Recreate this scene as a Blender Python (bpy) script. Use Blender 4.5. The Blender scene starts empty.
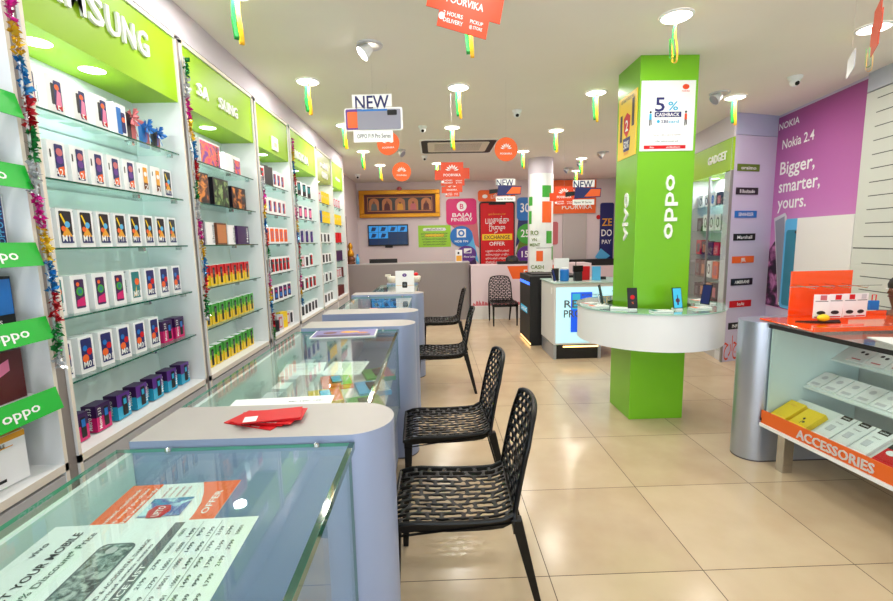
import bpy, math, random
from mathutils import Vector, Matrix
random.seed(7)
PI = math.pi
sc = bpy.context.scene
COL = sc.collection
def R(d): return math.radians(d)
def V(*a): return Vector(a)

# ------------------------------------------------------------------ materials
def lin(c):
    c = c / 255.0
    return c / 12.92 if c <= 0.04045 else ((c + 0.055) / 1.055) ** 2.4
def rgb(h):
    h = h.lstrip('#')
    return (lin(int(h[0:2], 16)), lin(int(h[2:4], 16)), lin(int(h[4:6], 16)), 1)
MATS = {}
def mat(name, col='#ffffff', rough=0.5, metal=0.0, emit=None, es=0.0, spec=0.5, noise=0.0, nscale=8.0, bump=0.0, coat=0.0, trans=0.0):
    if name in MATS: return MATS[name]
    m = bpy.data.materials.new(name); m.use_nodes = True
    nt = m.node_tree; b = nt.nodes['Principled BSDF']
    c = rgb(col)
    b.inputs['Base Color'].default_value = c
    b.inputs['Roughness'].default_value = rough
    b.inputs['Metallic'].default_value = metal
    b.inputs['Specular IOR Level'].default_value = spec
    if coat: b.inputs['Coat Weight'].default_value = coat
    if emit:
        b.inputs['Emission Color'].default_value = rgb(emit); b.inputs['Emission Strength'].default_value = es
    if noise or bump:
        tc = nt.nodes.new('ShaderNodeTexCoord'); n = nt.nodes.new('ShaderNodeTexNoise')
        n.inputs['Scale'].default_value = nscale; n.inputs['Detail'].default_value = 5
        nt.links.new(tc.outputs['Object'], n.inputs['Vector'])
        if noise:
            r = nt.nodes.new('ShaderNodeValToRGB')
            r.color_ramp.elements[0].position = .3; r.color_ramp.elements[1].position = .7
            r.color_ramp.elements[0].color = tuple(x * (1 - noise) for x in c[:3]) + (1,)
            r.color_ramp.elements[1].color = tuple(min(1, x * (1 + noise * .4)) for x in c[:3]) + (1,)
            nt.links.new(n.outputs['Fac'], r.inputs['Fac']); nt.links.new(r.outputs['Color'], b.inputs['Base Color'])
        if bump:
            bp = nt.nodes.new('ShaderNodeBump'); bp.inputs['Strength'].default_value = bump; bp.inputs['Distance'].default_value = .002
            nt.links.new(n.outputs['Fac'], bp.inputs['Height']); nt.links.new(bp.outputs['Normal'], b.inputs['Normal'])
    MATS[name] = m
    return m
def glassmat(name, tint='#e6f4ef', refl=1.0, rough=0.02):
    m = bpy.data.materials.new(name); m.use_nodes = True
    nt = m.node_tree; nt.nodes.clear()
    o = nt.nodes.new('ShaderNodeOutputMaterial'); mx = nt.nodes.new('ShaderNodeMixShader')
    t = nt.nodes.new('ShaderNodeBsdfTransparent'); g = nt.nodes.new('ShaderNodeBsdfGlossy')
    f = nt.nodes.new('ShaderNodeLayerWeight'); f.inputs['Blend'].default_value = .5
    pw = nt.nodes.new('ShaderNodeMath'); pw.operation = 'POWER'; pw.inputs[1].default_value = 4.2; nt.links.new(f.outputs['Facing'], pw.inputs[0])
    mu = nt.nodes.new('ShaderNodeMath'); mu.operation = 'MULTIPLY_ADD'; mu.inputs[1].default_value = .9 * refl; mu.inputs[2].default_value = .022 * refl
    t.inputs['Color'].default_value = rgb(tint); g.inputs['Roughness'].default_value = rough
    g.inputs['Color'].default_value = (1, 1, 1, 1)
    nt.links.new(pw.outputs[0], mu.inputs[0]); nt.links.new(mu.outputs[0], mx.inputs['Fac'])
    nt.links.new(t.outputs[0], mx.inputs[1]); nt.links.new(g.outputs[0], mx.inputs[2]); nt.links.new(mx.outputs[0], o.inputs['Surface'])
    MATS[name] = m
    return m
M = dict(
 ceil=mat('ceiling_paint', '#efeae2', .9, noise=.03, nscale=1.2), wall=mat('lilac_wall_paint', '#d3cbd8', .7),
 back=mat('pale_pink_wall_paint', '#dccfd2', .7), white=mat('white_laminate', '#eef0f2', .35), cream=mat('cream_edge_strip', '#e6dccf', .5),
 grey=mat('grey_laminate', '#b9b6b8', .45), dgrey=mat('dark_gap', '#5b565c', .6), lime=mat('lime_panel', '#92bd14', .5, spec=.3),
 limed=mat('olive_panel', '#94a32a', .35), green=mat('pillar_green', '#76be1c', .3, coat=.2), black=mat('black_plastic', '#070708', .35, spec=.3),
 soft=mat('matt_black', '#121214', .6), letter=mat('white_letter', '#f4f4f4', .4), orange=mat('orange_print', '#f26522', .4),
 deep=mat('deep_orange_print', '#e0481c', .4), acr=mat('orange_acrylic', '#ff5410', .12, coat=.6), navy=mat('navy_print', '#1c2266', .4),
 blue=mat('blue_print', '#1670c4', .35), sky=mat('light_blue_print', '#58b4e8', .35), red=mat('red_print', '#cf1620', .4, spec=.3), magenta=mat('magenta_print', '#d4156e', .35),
 purple=mat('purple_print', '#5d2a8c', .35), dpurple=mat('dark_purple_print', '#3a1750', .35), yellow=mat('yellow_print', '#f6cf1b', .35), gold=mat('gold_print', '#e9a32b', .4),
 pgreen=mat('green_print', '#3fa535', .35), og=mat('bright_green_strip', '#17b436', .35), teal=mat('teal_print', '#1d7d80', .35), pink=mat('pink_print', '#ee7fa8', .35),
 paper=mat('white_paper', '#e9eeee', .55), cyan=mat('cyan_print', '#27a7d0', .35), dark=mat('dark_print', '#1a1620', .3), brown=mat('brown_print', '#6a3a22', .5),
 text=mat('grey_text_print', '#5c6468', .5), boxw=mat('white_card_box', '#f3f3f5', .35), boxs=mat('grey_card_box', '#cfcfd6', .4), silver=mat('brushed_silver', '#b4bccb', .32, metal=.75, noise=.08, nscale=2),
 pod=mat('blue_grey_panel', '#98a5c6', .38, metal=.25), podtop=mat('beige_grey_worktop', '#b3aeac', .4, noise=.05, nscale=6), steel=mat('polished_steel', '#c8c8c8', .18, metal=1), frame=mat('grey_metal_frame', '#8f8d90', .35, metal=.6),
 edge=mat('green_glass_edge', '#0f5a48', .12, coat=.5), edgel=mat('pale_glass_edge', '#4f9c86', .2), goldf=mat('gilded_frame', '#c9891c', .3, metal=.6, bump=.6, nscale=60),
 maroon=mat('maroon_print', '#5a1a1c', .45), skin=mat('brown_skin', '#7a4a35', .55), hair=mat('black_hair', '#0d0b0b', .6), shirt=mat('charcoal_shirt', '#2a2c33', .8), stool=mat('blue_upholstery', '#17256b', .45),
 lamp=mat('lamp_diffuser', '#ffffff', .5, emit='#fff4e6', es=6), led=mat('cool_lamp_diffuser', '#ffffff', .5, emit='#f4fbff', es=4), lightbox=mat('lit_sky_panel', '#cdeef8', .3, emit='#9fe0f2', es=.55), lightblue=mat('lit_blue_print', '#1d5fd8', .3, emit='#1846d8', es=.7),
 ledblue=mat('lit_blue_strip', '#2a6cf0', .3, emit='#2a6cff', es=1.6), tv=mat('screen_blue', '#2b86c8', .2, emit='#2a86d0', es=.6), tvd=mat('screen_navy', '#102a48', .2, emit='#0c2c58', es=.5), screenc=mat('screen_cyan', '#3aa5c8', .2, emit='#3aa8cc', es=.5),
 ribg=mat('green_ribbon', '#0f8a3a', .35), riby=mat('yellow_ribbon', '#f0b91a', .35), lilac=mat('lilac_panel', '#cdc4de', .5), olive=mat('olive_print', '#5f7a1c', .4), slat=mat('pale_slat_panel', '#cfd2cb', .5), slot=mat('dark_slot', '#45484a', .6),
 boardw=mat('white_hardboard', '#e6e3e2', .5), copper=mat('copper_print', '#c07a4a', .4), backlit=mat('shelf_back_panel', '#e4f2f0', .4), string=mat('clear_string', '#c8c4be', .5), lemon=mat('lemon_skin', '#f2da1e', .45, bump=.4, nscale=90),
 warm=mat('warm_led_strip', '#ffdca8', .5, emit='#ffc877', es=4), ochre=mat('ochre_print', '#c79a1c', .5), pinkw=mat('pinkish_print', '#e0ccd2', .45), rose=mat('rose_print', '#c86a70', .45), plinth=mat('off_white_plinth', '#dcdad8', .4),
)
G = glassmat('clear_glass', '#f8fcfb', .8); GT = glassmat('counter_glass', '#f5fbf9', .8, .015); GS = glassmat('shelf_glass', '#ecf8f5', .8)
# tinsel colours
TIN = [mat('tinsel_' + n, c, .25, metal=.55) for n, c in (('red', '#b3202c'), ('green', '#2b8a48'), ('silver', '#c8ccd0'), ('magenta', '#d22a9a'), ('gold', '#dcb62c'), ('blue', '#2a7fbc'))]

# procedural floor: 0.8 m polished beige tiles with thin dark joints
def floor_mat():
    m = bpy.data.materials.new('polished_beige_tiles'); m.use_nodes = True; nt = m.node_tree; b = nt.nodes['Principled BSDF']
    N = nt.nodes.new; L = nt.links.new
    g = N('ShaderNodeNewGeometry'); s = N('ShaderNodeSeparateXYZ'); L(g.outputs['Position'], s.inputs[0])
    fac = []
    cells = []
    for ax, off in (('X', 1.348), ('Y', 2.0965)):
        a = N('ShaderNodeMath'); a.operation = 'SUBTRACT'; L(s.outputs[ax], a.inputs[0]); a.inputs[1].default_value = off - 40 * .8
        d = N('ShaderNodeMath'); d.operation = 'DIVIDE'; L(a.outputs[0], d.inputs[0]); d.inputs[1].default_value = .8
        fl = N('ShaderNodeMath'); fl.operation = 'FLOOR'; L(d.outputs[0], fl.inputs[0]); cells.append(fl)
        p = N('ShaderNodeMath'); p.operation = 'PINGPONG'; L(a.outputs[0], p.inputs[0]); p.inputs[1].default_value = .4
        c = N('ShaderNodeMath'); c.operation = 'LESS_THAN'; L(p.outputs[0], c.inputs[0]); c.inputs[1].default_value = .0024
        fac.append(c)
    mx = N('ShaderNodeMath'); mx.operation = 'MAXIMUM'; L(fac[0].outputs[0], mx.inputs[0]); L(fac[1].outputs[0], mx.inputs[1])
    cb = N('ShaderNodeCombineXYZ'); L(cells[0].outputs[0], cb.inputs[0]); L(cells[1].outputs[0], cb.inputs[1])
    wn = N('ShaderNodeTexWhiteNoise'); L(cb.outputs[0], wn.inputs['Vector'])
    no = N('ShaderNodeTexNoise'); no.inputs['Scale'].default_value = 3.5; no.inputs['Detail'].default_value = 6; L(g.outputs['Position'], no.inputs['Vector'])
    ad = N('ShaderNodeMath'); ad.operation = 'MULTIPLY_ADD'; L(wn.outputs['Value'], ad.inputs[0]); ad.inputs[1].default_value = .35; L(no.outputs['Fac'], ad.inputs[2])
    r = N('ShaderNodeValToRGB'); r.color_ramp.elements[0].position = .3; r.color_ramp.elements[1].position = .95
    r.color_ramp.elements[0].color = rgb('#bda587'); r.color_ramp.elements[1].color = rgb('#cdb899'); L(ad.outputs[0], r.inputs[0])
    mc = N('ShaderNodeMix'); mc.data_type = 'RGBA'; L(mx.outputs[0], mc.inputs['Factor']); L(r.outputs['Color'], mc.inputs['A']); mc.inputs['B'].default_value = rgb('#5a4a3a')
    L(mc.outputs['Result'], b.inputs['Base Color']); b.inputs['Roughness'].default_value = .16
    rr = N('ShaderNodeMapRange'); L(mx.outputs[0], rr.inputs['Value']); rr.inputs['To Min'].default_value = .2; rr.inputs['To Max'].default_value = .8; L(rr.outputs[0], b.inputs['Roughness'])
    return m
def poster_noise(name, c1, c2, c3, scale, z0=None):
    m = bpy.data.materials.new(name); m.use_nodes = True; nt = m.node_tree; b = nt.nodes['Principled BSDF']; N = nt.nodes.new; L = nt.links.new
    g = N('ShaderNodeNewGeometry'); n = N('ShaderNodeTexNoise'); n.inputs['Scale'].default_value = scale; n.inputs['Detail'].default_value = 8; n.inputs['Distortion'].default_value = .7
    L(g.outputs['Position'], n.inputs['Vector']); r = N('ShaderNodeValToRGB'); L(n.outputs['Fac'], r.inputs[0])
    r.color_ramp.elements[0].position = .4; r.color_ramp.elements[0].color = rgb(c1); r.color_ramp.elements[1].position = .62; r.color_ramp.elements[1].color = rgb(c3)
    e = r.color_ramp.elements.new(.5); e.color = rgb(c2); L(r.outputs['Color'], b.inputs['Base Color']); b.inputs['Roughness'].default_value = .4
    return m
M['rock'] = poster_noise('printed_rocks', '#1c0d24', '#6a2a5c', '#c07ab0', 7)
M['crack'] = poster_noise('printed_cracked_glass', '#3c4a48', '#7c8a86', '#b8c2be', 60)
M['marble'] = poster_noise('printed_swirl', '#2a86b4', '#5a5aa8', '#bfe4ee', 22)
M['game'] = poster_noise('printed_battle_art', '#120c10', '#5a2a18', '#e08a38', 16)
M['jungle'] = poster_noise('printed_jungle_art', '#0e1810', '#2e5a2a', '#8aa86a', 22)
M['art'] = poster_noise('printed_sunset_art', '#e0317e', '#f2793a', '#7a2aa0', 14)

# ------------------------------------------------------------------ frames and mesh builder
class Fr:
    """a flat frame: origin, right, up; normal = right x up"""
    def __init__(s, o, r, u):
        s.o = Vector(o); s.r = Vector(r).normalized(); s.u = Vector(u).normalized(); s.n = s.r.cross(s.u)
    def p(s, a, b, c=0): return s.o + s.r * a + s.u * b + s.n * c
TXT = {}
def text_geo(t):
    if t in TXT: return TXT[t]
    cu = bpy.data.curves.new('t', 'FONT'); cu.body = t; cu.size = 1; cu.resolution_u = 2; cu.align_x = 'LEFT'; cu.offset = .014 if t.isascii() else .006
    ob = bpy.data.objects.new('t', cu); COL.objects.link(ob); bpy.context.view_layer.update()
    me = ob.evaluated_get(bpy.context.evaluated_depsgraph_get()).to_mesh()
    vs = [(v.co.x, v.co.y) for v in me.vertices]; fs = [tuple(p.vertices) for p in me.polygons if p.normal.z > 0 or True]
    if vs:
        xs = [v[0] for v in vs]; ys = [v[1] for v in vs]; bb = (min(xs), max(xs), min(ys), max(ys))
    else: bb = (0, 1, 0, 1)
    bpy.data.objects.remove(ob); bpy.data.curves.remove(cu)
    TXT[t] = (vs, fs, bb); return TXT[t]
class MB:
    def __init__(s): s.v = []; s.f = []; s.m = []; s.ms = []
    def mi(s, m):
        if m not in s.ms: s.ms.append(m)
        return s.ms.index(m)
    def add(s, vs, fs, m):
        b = len(s.v); s.v += [tuple(v) for v in vs]; i = s.mi(m)
        for f in fs: s.f.append(tuple(b + k for k in f)); s.m.append(i)
        return s
    def box(s, x0, x1, y0, y1, z0, z1, m, T=None, mats=None):
        P = [Vector((x, y, z)) for x in (x0, x1) for y in (y0, y1) for z in (z0, z1)]
        if T: P = [T @ p for p in P]
        F = [(0, 1, 3, 2), (4, 6, 7, 5), (0, 4, 5, 1), (2, 3, 7, 6), (0, 2, 6, 4), (1, 5, 7, 3)]  # -x +x -y +y -z +z
        if mats is None: return s.add(P, F, m)
        b = len(s.v); s.v += [tuple(p) for p in P]
        for k, f in enumerate(F): s.f.append(tuple(b + q for q in f)); s.m.append(s.mi(mats.get(k, m)))
        return s
    def fbox(s, F, a0, a1, b0, b1, c0, c1, m):   # box in a frame
        P = [F.p(a, b, c) for a in (a0, a1) for b in (b0, b1) for c in (c0, c1)]
        return s.add(P, [(0, 1, 3, 2), (4, 6, 7, 5), (0, 4, 5, 1), (2, 3, 7, 6), (0, 2, 6, 4), (1, 5, 7, 3)], m)
    def poly(s, F, pts, m, off=.001):
        return s.add([F.p(a, b, off) for a, b in pts], [tuple(range(len(pts)))], m)
    def rect(s, F, a0, a1, b0, b1, m, off=.001): return s.poly(F, [(a0, b0), (a1, b0), (a1, b1), (a0, b1)], m, off)
    def disc(s, F, a, b, r, m, off=.001, n=28, rb=None):
        rb = rb or r
        return s.poly(F, [(a + r * math.cos(2 * PI * k / n), b + rb * math.sin(2 * PI * k / n)) for k in range(n)], m, off)
    def slab(s, F, pts, c0, c1, m, me=None):      # extruded outline, thickness along the normal
        n = len(pts); P = [F.p(a, b, c0) for a, b in pts] + [F.p(a, b, c1) for a, b in pts]
        s.add(P, [tuple(range(n))[::-1], tuple(range(n, 2 * n))], m)
        return s.add(P, [(k, (k + 1) % n, n + (k + 1) % n, n + k) for k in range(n)], me or m)
    def text(s, F, a, b, h, t, m, off=.0015, align='c', w=None, ext=0, rot=0):
        vs, fs, bb = text_geo(t)
        if not vs: return s
        H = .73; k = h / H; kx = k if w is None else w / (bb[1] - bb[0])
        W = (bb[1] - bb[0]) * kx; x0 = {'c': -W / 2, 'l': 0, 'r': -W}[align]
        cr, sr = math.cos(rot), math.sin(rot)
        pts = []
        for x, y in vs:
            X = (x - bb[0]) * kx + x0; Y = y * k - h / 2
            pts.append((a + X * cr - Y * sr, b + X * sr + Y * cr))
        s.add([F.p(p[0], p[1], off + ext) for p in pts], fs, m)
        if ext:
            from collections import Counter
            ed = Counter(); di = {}
            for f in fs:
                for i in range(len(f)):
                    e = (f[i], f[(i + 1) % len(f)]); key = tuple(sorted(e)); ed[key] += 1; di[key] = e
            P = [F.p(p[0], p[1], off + ext) for p in pts] + [F.p(p[0], p[1], 0) for p in pts]; n = len(pts)
            s.add(P, [(di[q][0], di[q][1], n + di[q][1], n + di[q][0]) for q, c in ed.items() if c == 1], m)
        return s
    def tube(s, pts, r, m, n=8, cap=True):
        pts = [Vector(p) for p in pts]; rs = r if isinstance(r, (list, tuple)) else [r] * len(pts); rings = []
        for i, p in enumerate(pts):
            d = (pts[min(i + 1, len(pts) - 1)] - pts[max(i - 1, 0)]).normalized()
            a = d.cross(V(0, 0, 1)); a = a.normalized() if a.length > .01 else V(1, 0, 0); b = d.cross(a)
            rings.append([p + (a * math.cos(2 * PI * k / n) + b * math.sin(2 * PI * k / n)) * rs[i] for k in range(n)])
        P = [q for g in rings for q in g]
        F = [(i * n + k, i * n + (k + 1) % n, (i + 1) * n + (k + 1) % n, (i + 1) * n + k) for i in range(len(pts) - 1) for k in range(n)]
        if cap: F += [tuple(range(n)), tuple(range((len(pts) - 1) * n, len(pts) * n))[::-1]]
        return s.add(P, F, m)
    def lathe(s, c, prof, m, n=40, axis='z'):
        c = Vector(c); P = []
        for r, z in prof:
            for k in range(n):
                a = 2 * PI * k / n
                q = V(r * math.cos(a), r * math.sin(a), z)
                if axis == 'y': q = V(q.x, q.z, q.y)
                if axis == 'x': q = V(q.z, q.x, q.y)
                P.append(c + q)
        return s.add(P, [(i * n + k, i * n + (k + 1) % n, (i + 1) * n + (k + 1) % n, (i + 1) * n + k) for i in range(len(prof) - 1) for k in range(n)], m)
    def build(s, name, parent=None, smooth=False, bev=0):
        me = bpy.data.meshes.new(name); me.from_pydata(s.v, [], s.f)
        for m in s.ms: me.materials.append(m)
        me.polygons.foreach_set('material_index', s.m)
        if smooth: me.polygons.foreach_set('use_smooth', [True] * len(me.polygons))
        me.update()
        o = bpy.data.objects.new(name, me); COL.objects.link(o)
        if parent: o.parent = parent
        if bev:
            b = o.modifiers.new('bevel', 'BEVEL'); b.width = bev; b.segments = 2; b.limit_method = 'ANGLE'
        return o
def auto(o, ang=40):
    me = o.data; me.polygons.foreach_set('use_smooth', [True] * len(me.polygons)); me.set_sharp_from_angle(angle=R(ang)); return o
def tag(o, label, cat, group=None, kind=None):
    if label: o['label'] = label
    if cat: o['category'] = cat
    if group: o['group'] = group
    if kind: o['kind'] = kind
    return o
def thing(name, label, cat, loc=(0, 0, 0), rz=0, group=None):
    o = bpy.data.objects.new(name, None); COL.objects.link(o); o.location = loc; o.rotation_euler = (0, 0, rz); o.empty_display_size = .05
    return tag(o, label, cat, group)
def struct(o): o['kind'] = 'structure'; return o
def dup(root, loc, rz=None, label=None, group=None, scale=None):
    r = root.copy(); COL.objects.link(r); r.location = loc
    if rz is not None: r.rotation_euler = (0, 0, rz)
    if scale: r.scale = scale
    if label: r['label'] = label
    if group: r['group'] = group
    for ch in list(root.children):
        c = ch.copy(); COL.objects.link(c); c.parent = r
        for g in list(ch.children):
            d = g.copy(); COL.objects.link(d); d.parent = c
    return r
ORD = ['leftmost', 'second from left', 'third from left', 'fourth from left', 'fifth from left', 'sixth from left', 'seventh from left', 'eighth from left', 'ninth from left', 'tenth from left']
NTH = ['top', 'second', 'third', 'fourth', 'fifth', 'bottom']

# ------------------------------------------------------------------ room shell
CZ = 3.25; WX = -1.613
dR = V(.1565, .9877, 0)                         # direction of the splayed right-hand wall
struct(MB().add([(-2.6, -2.2, 0), (5.4, -2.2, 0), (5.4, 12.4, 0), (-2.6, 12.4, 0)], [(0, 1, 2, 3)], floor_mat()).build('floor'))
struct(MB().box(-2.6, 5.4, -2.2, 12.4, CZ, CZ + .1, M['ceil']).build('ceiling'))
struct(MB().box(-2.6, 5.4, 12.1, 12.25, 0, CZ, M['back']).build('wall_back'))
w = MB().box(-2.1, -1.93, -2.2, 8.4, 0, CZ, M['wall']).box(-1.93, WX, -2.2, 8.4, 3.05, CZ, M['wall']).box(-2.1, WX, 8.4, 8.45, 0, CZ, M['back']).box(-2.15, -2.0, 8.45, 12.1, 0, CZ, M['back'])
struct(w.build('wall_left'))
A = V(4.59, 6.19, 0)
def on_right(s, z=0, off=0):                    # s metres towards the shopfront from the corner
    FRn = V(-.9877, .1565, 0)
    return A - dR * s + FRn * off + V(0, 0, z)
RW = Fr(A, -dR, (0, 0, 1))                      # faces into the shop
struct(MB().fbox(RW, -.2, 8.6, 0, CZ, -.12, 0, M['lilac']).build('wall_right'))
# gadget niche: unit front from (3.85,5.88) along dR, brand panel across the end of it
GU = Fr((3.85 + dR.x * 1.3, 5.88 + dR.y * 1.3, 0), -dR, (0, 0, 1))   # a: 0 (far) .. 1.3 (near)
struct(MB().fbox(GU, -5.2, -.02, 0, CZ, -.12, 0, M['back']).fbox(GU, -.02, 1.08, 2.96, CZ, -.33, -.02, M['wall']).fbox(GU, -.02, 1.3, 2.96, CZ, -.02, 0, M['wall']).build('wall_right_rear'))
BPf = Fr((3.855, 5.88, 0), (.72, .21, 0), (0, 0, 1))
struct(MB().fbox(BPf, .012, .85, 2.985, CZ, -.04, .004, mat('pale_blue_soffit', '#b9bedb', .5)).build('trim_1'))
# shopfront behind the camera: low and high bands with a wide glazed opening
struct(MB().box(-2.1, 5.4, -2.3, -2.2, 0, .15, M['grey']).box(-2.1, 5.4, -2.3, -2.2, 2.9, CZ, M['grey']).box(-2.1, -1.8, -2.3, -2.2, .15, 2.9, M['grey']).box(3.1, 5.4, -2.3, -2.2, .15, 2.9, M['grey']).build('wall_front'))
wf = MB()
for x in (-1.8, -.2, 1.4, 3.04): wf.box(x, x + .06, -2.29, -2.21, .15, 2.9, M['frame'])
struct(wf.build('window_1'))
p = MB().box(-1.74, 3.04, -2.255, -2.245, .15, 2.9, G).build('glass_pane', bpy.data.objects['window_1'])
# the pale vertical strip and skirting on the rear part of the left wall
struct(MB().box(-2.0, -1.97, 9.3, 10.4, 0, 2.3, mat('dark_door_leaf', '#6c5a55', .5)).build('door_1'))

# ------------------------------------------------------------------ left-hand display wall
BAYS = [(.75, 1.90), (1.96, 3.11), (3.16, 4.33), (4.38, 5.33), (5.38, 6.51), (6.54, 7.45), (7.48, 8.38)]
BN = ['nearest wall bay', 'big-lettered wall bay', 'second wall bay', 'third wall bay', 'fourth wall bay', 'fifth wall bay', 'farthest wall bay']
SZ = [2.31, 2.02, 1.72, 1.41, 1.115, .80]
XB = -1.92
def rrp_(a0, a1, b0, b1, c=.05, k=4):
    P = []
    for (x, y, t_) in ((a1 - c, b0 + c, -PI / 2), (a1 - c, b1 - c, 0), (a0 + c, b1 - c, PI / 2), (a0 + c, b0 + c, PI)):
        P += [(x + c * math.cos(t_ + PI / 2 * q / k), y + c * math.sin(t_ + PI / 2 * q / k)) for q in range(k + 1)]
    return P
FL = Fr((WX, 0, 0), (0, 1, 0), (0, 0, 1))       # front plane of the left wall units, normal +X
def letters(F, parent, a, b, h, word, m, pitch, name='letter', ext=.012, gaps=()):
    x = a
    for k, ch in enumerate(word):
        if ch == ' ': x += pitch * .9; continue
        o = MB().text(F, x, b, h, ch, m, off=.001, align='l', w=pitch * .82 * (1.15 if ch in 'M' else .35 if ch == 'I' else 1), ext=ext).build(name, parent)
        x += pitch * (1.15 if ch == 'M' else .45 if ch == 'I' else 1)
HEAD = ['', 'lime', 'lime', 'lime', 'lime', 'limed', 'lime']
for i, (y0, y1) in enumerate(BAYS):
    head = ['green shelf strips', 'a lime header spelling a brand in big white letters', 'a lime header with gapped white lettering', 'a lime header with a small square emblem', 'a lime header with bold white name, hung with tinsel', 'an olive header with two lines of lettering', 'a lime header at the far end'][i]
    u = thing('display_unit', 'white wall shelving unit with ' + head, 'shelving unit', (0, 0, 0), 0, 'shelving units along the left wall')
    w = MB()
    w.box(XB - .005, XB + .005, y0, y1, .76, 2.64 if i else 3.04, M['backlit'])
    for ya, yb in ((y0, y0 + .018), (y1 - .018, y1)): w.box(XB, WX, ya, yb, 0, 3.04, M['white'], mats={1: M['cream']})
    w.box(XB, WX, y0, y1, .76, .795, M['white'], mats={1: M['cream']})
    w.box(XB, WX, y0, y1, 3.02, 3.045, M['white'], mats={1: M['cream']})
    w.build('carcass', u)
    MB().box(XB, WX - .004, y0 + .005, y1 - .005, .02, .745, M['grey'], mats={1: M['grey']}).build('base_cabinet', u, bev=.003)
    if i:
        h = M[HEAD[i]]
        MB().box(XB, WX - .012, y0 + .018, y1 - .018, 2.63, 3.02, h).build('header_panel', u)
        lm = MB().lathe(((XB + WX) / 2 + .01, (y0 + y1) / 2 + .0, 2.628), [(0, 0), (.055, 0), (.062, .003)], M['led'], 24); lm.build('recessed_light', u)
        if i == 1:
            lm = MB().lathe(((XB + WX) / 2 + .01, y0 + .24, 2.628), [(0, 0), (.055, 0), (.062, .003)], M['led'], 24); lm.build('recessed_light', u)
    Fh = Fr((WX - .012, 0, 0), (0, 1, 0), (0, 0, 1))
    if i == 1: letters(Fh, u, 1.98, 2.86, .135, 'SAMSUNG', M['letter'], .119, ext=.014)
    if i == 2: letters(Fh, u, 3.34, 2.80, .085, 'SA  SUNG', M['letter'], .085, ext=.012)
    if i == 3: MB().fbox(Fh, 4.79, 4.95, 2.67, 2.80, 0, .015, M['letter']).text(Fh, 4.87, 2.735, .06, 'mi', M['limed'], off=.016).build('emblem_plate', u)
    if i == 4: letters(Fh, u, 5.55, 2.77, .1, 'NOKIA', M['letter'], .13, ext=.015)
    if i == 5:
        MB().text(Fh, 7.0, 2.86, .09, 'realme', M['letter'], ext=.01, w=.48).build('lettering', u); MB().text(Fh, 7.02, 2.72, .09, 'OPPO', M['letter'], ext=.01, w=.36).build('lettering', u)
    if i == 6: MB().text(Fh, 7.92, 2.79, .07, 'vivo', M['letter'], ext=.01, w=.34).build('lettering', u)
    for k, z in enumerate(SZ[:5]):
        sh = MB().box(XB + .005, WX - .035, y0 + .02, y1 - .02, z - .009, z, GS if i else M['white'], mats={1: M['edge'] if i else M['white'], 0: M['edgel']}).build('glass_shelf' if i else 'shelf', u)
        if i:
            for yb in (y0 + .05, y0 + .62 * (y1 - y0), y1 - .06):
                if yb > y0 + .1: MB().box(WX - .09, WX - .06, yb - .01, yb + .01, z - .03, z - .0095, M['steel']).build('shelf_bracket', sh)
struct(MB().box(-1.93, -1.63, -2.2, .745, 0, 3.05, M['white']).build('trim_2'))
b = MB()
for ya, yb in zip([q[1] for q in BAYS[:-1]], [q[0] for q in BAYS[1:]]): b.box(-1.70, WX - .012, ya + .001, yb - .001, .02, 3.03, mat('brown_grey_gap_shade', '#8d837f', .6))  # dark of the open gaps between units, painted as brown-grey strips
struct(b.build('gap_shade_strips'))
struct(MB().box(-1.93, WX - .03, .75, 8.4, 0, .02, M['dgrey']).build('baseboard_left'))

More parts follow.
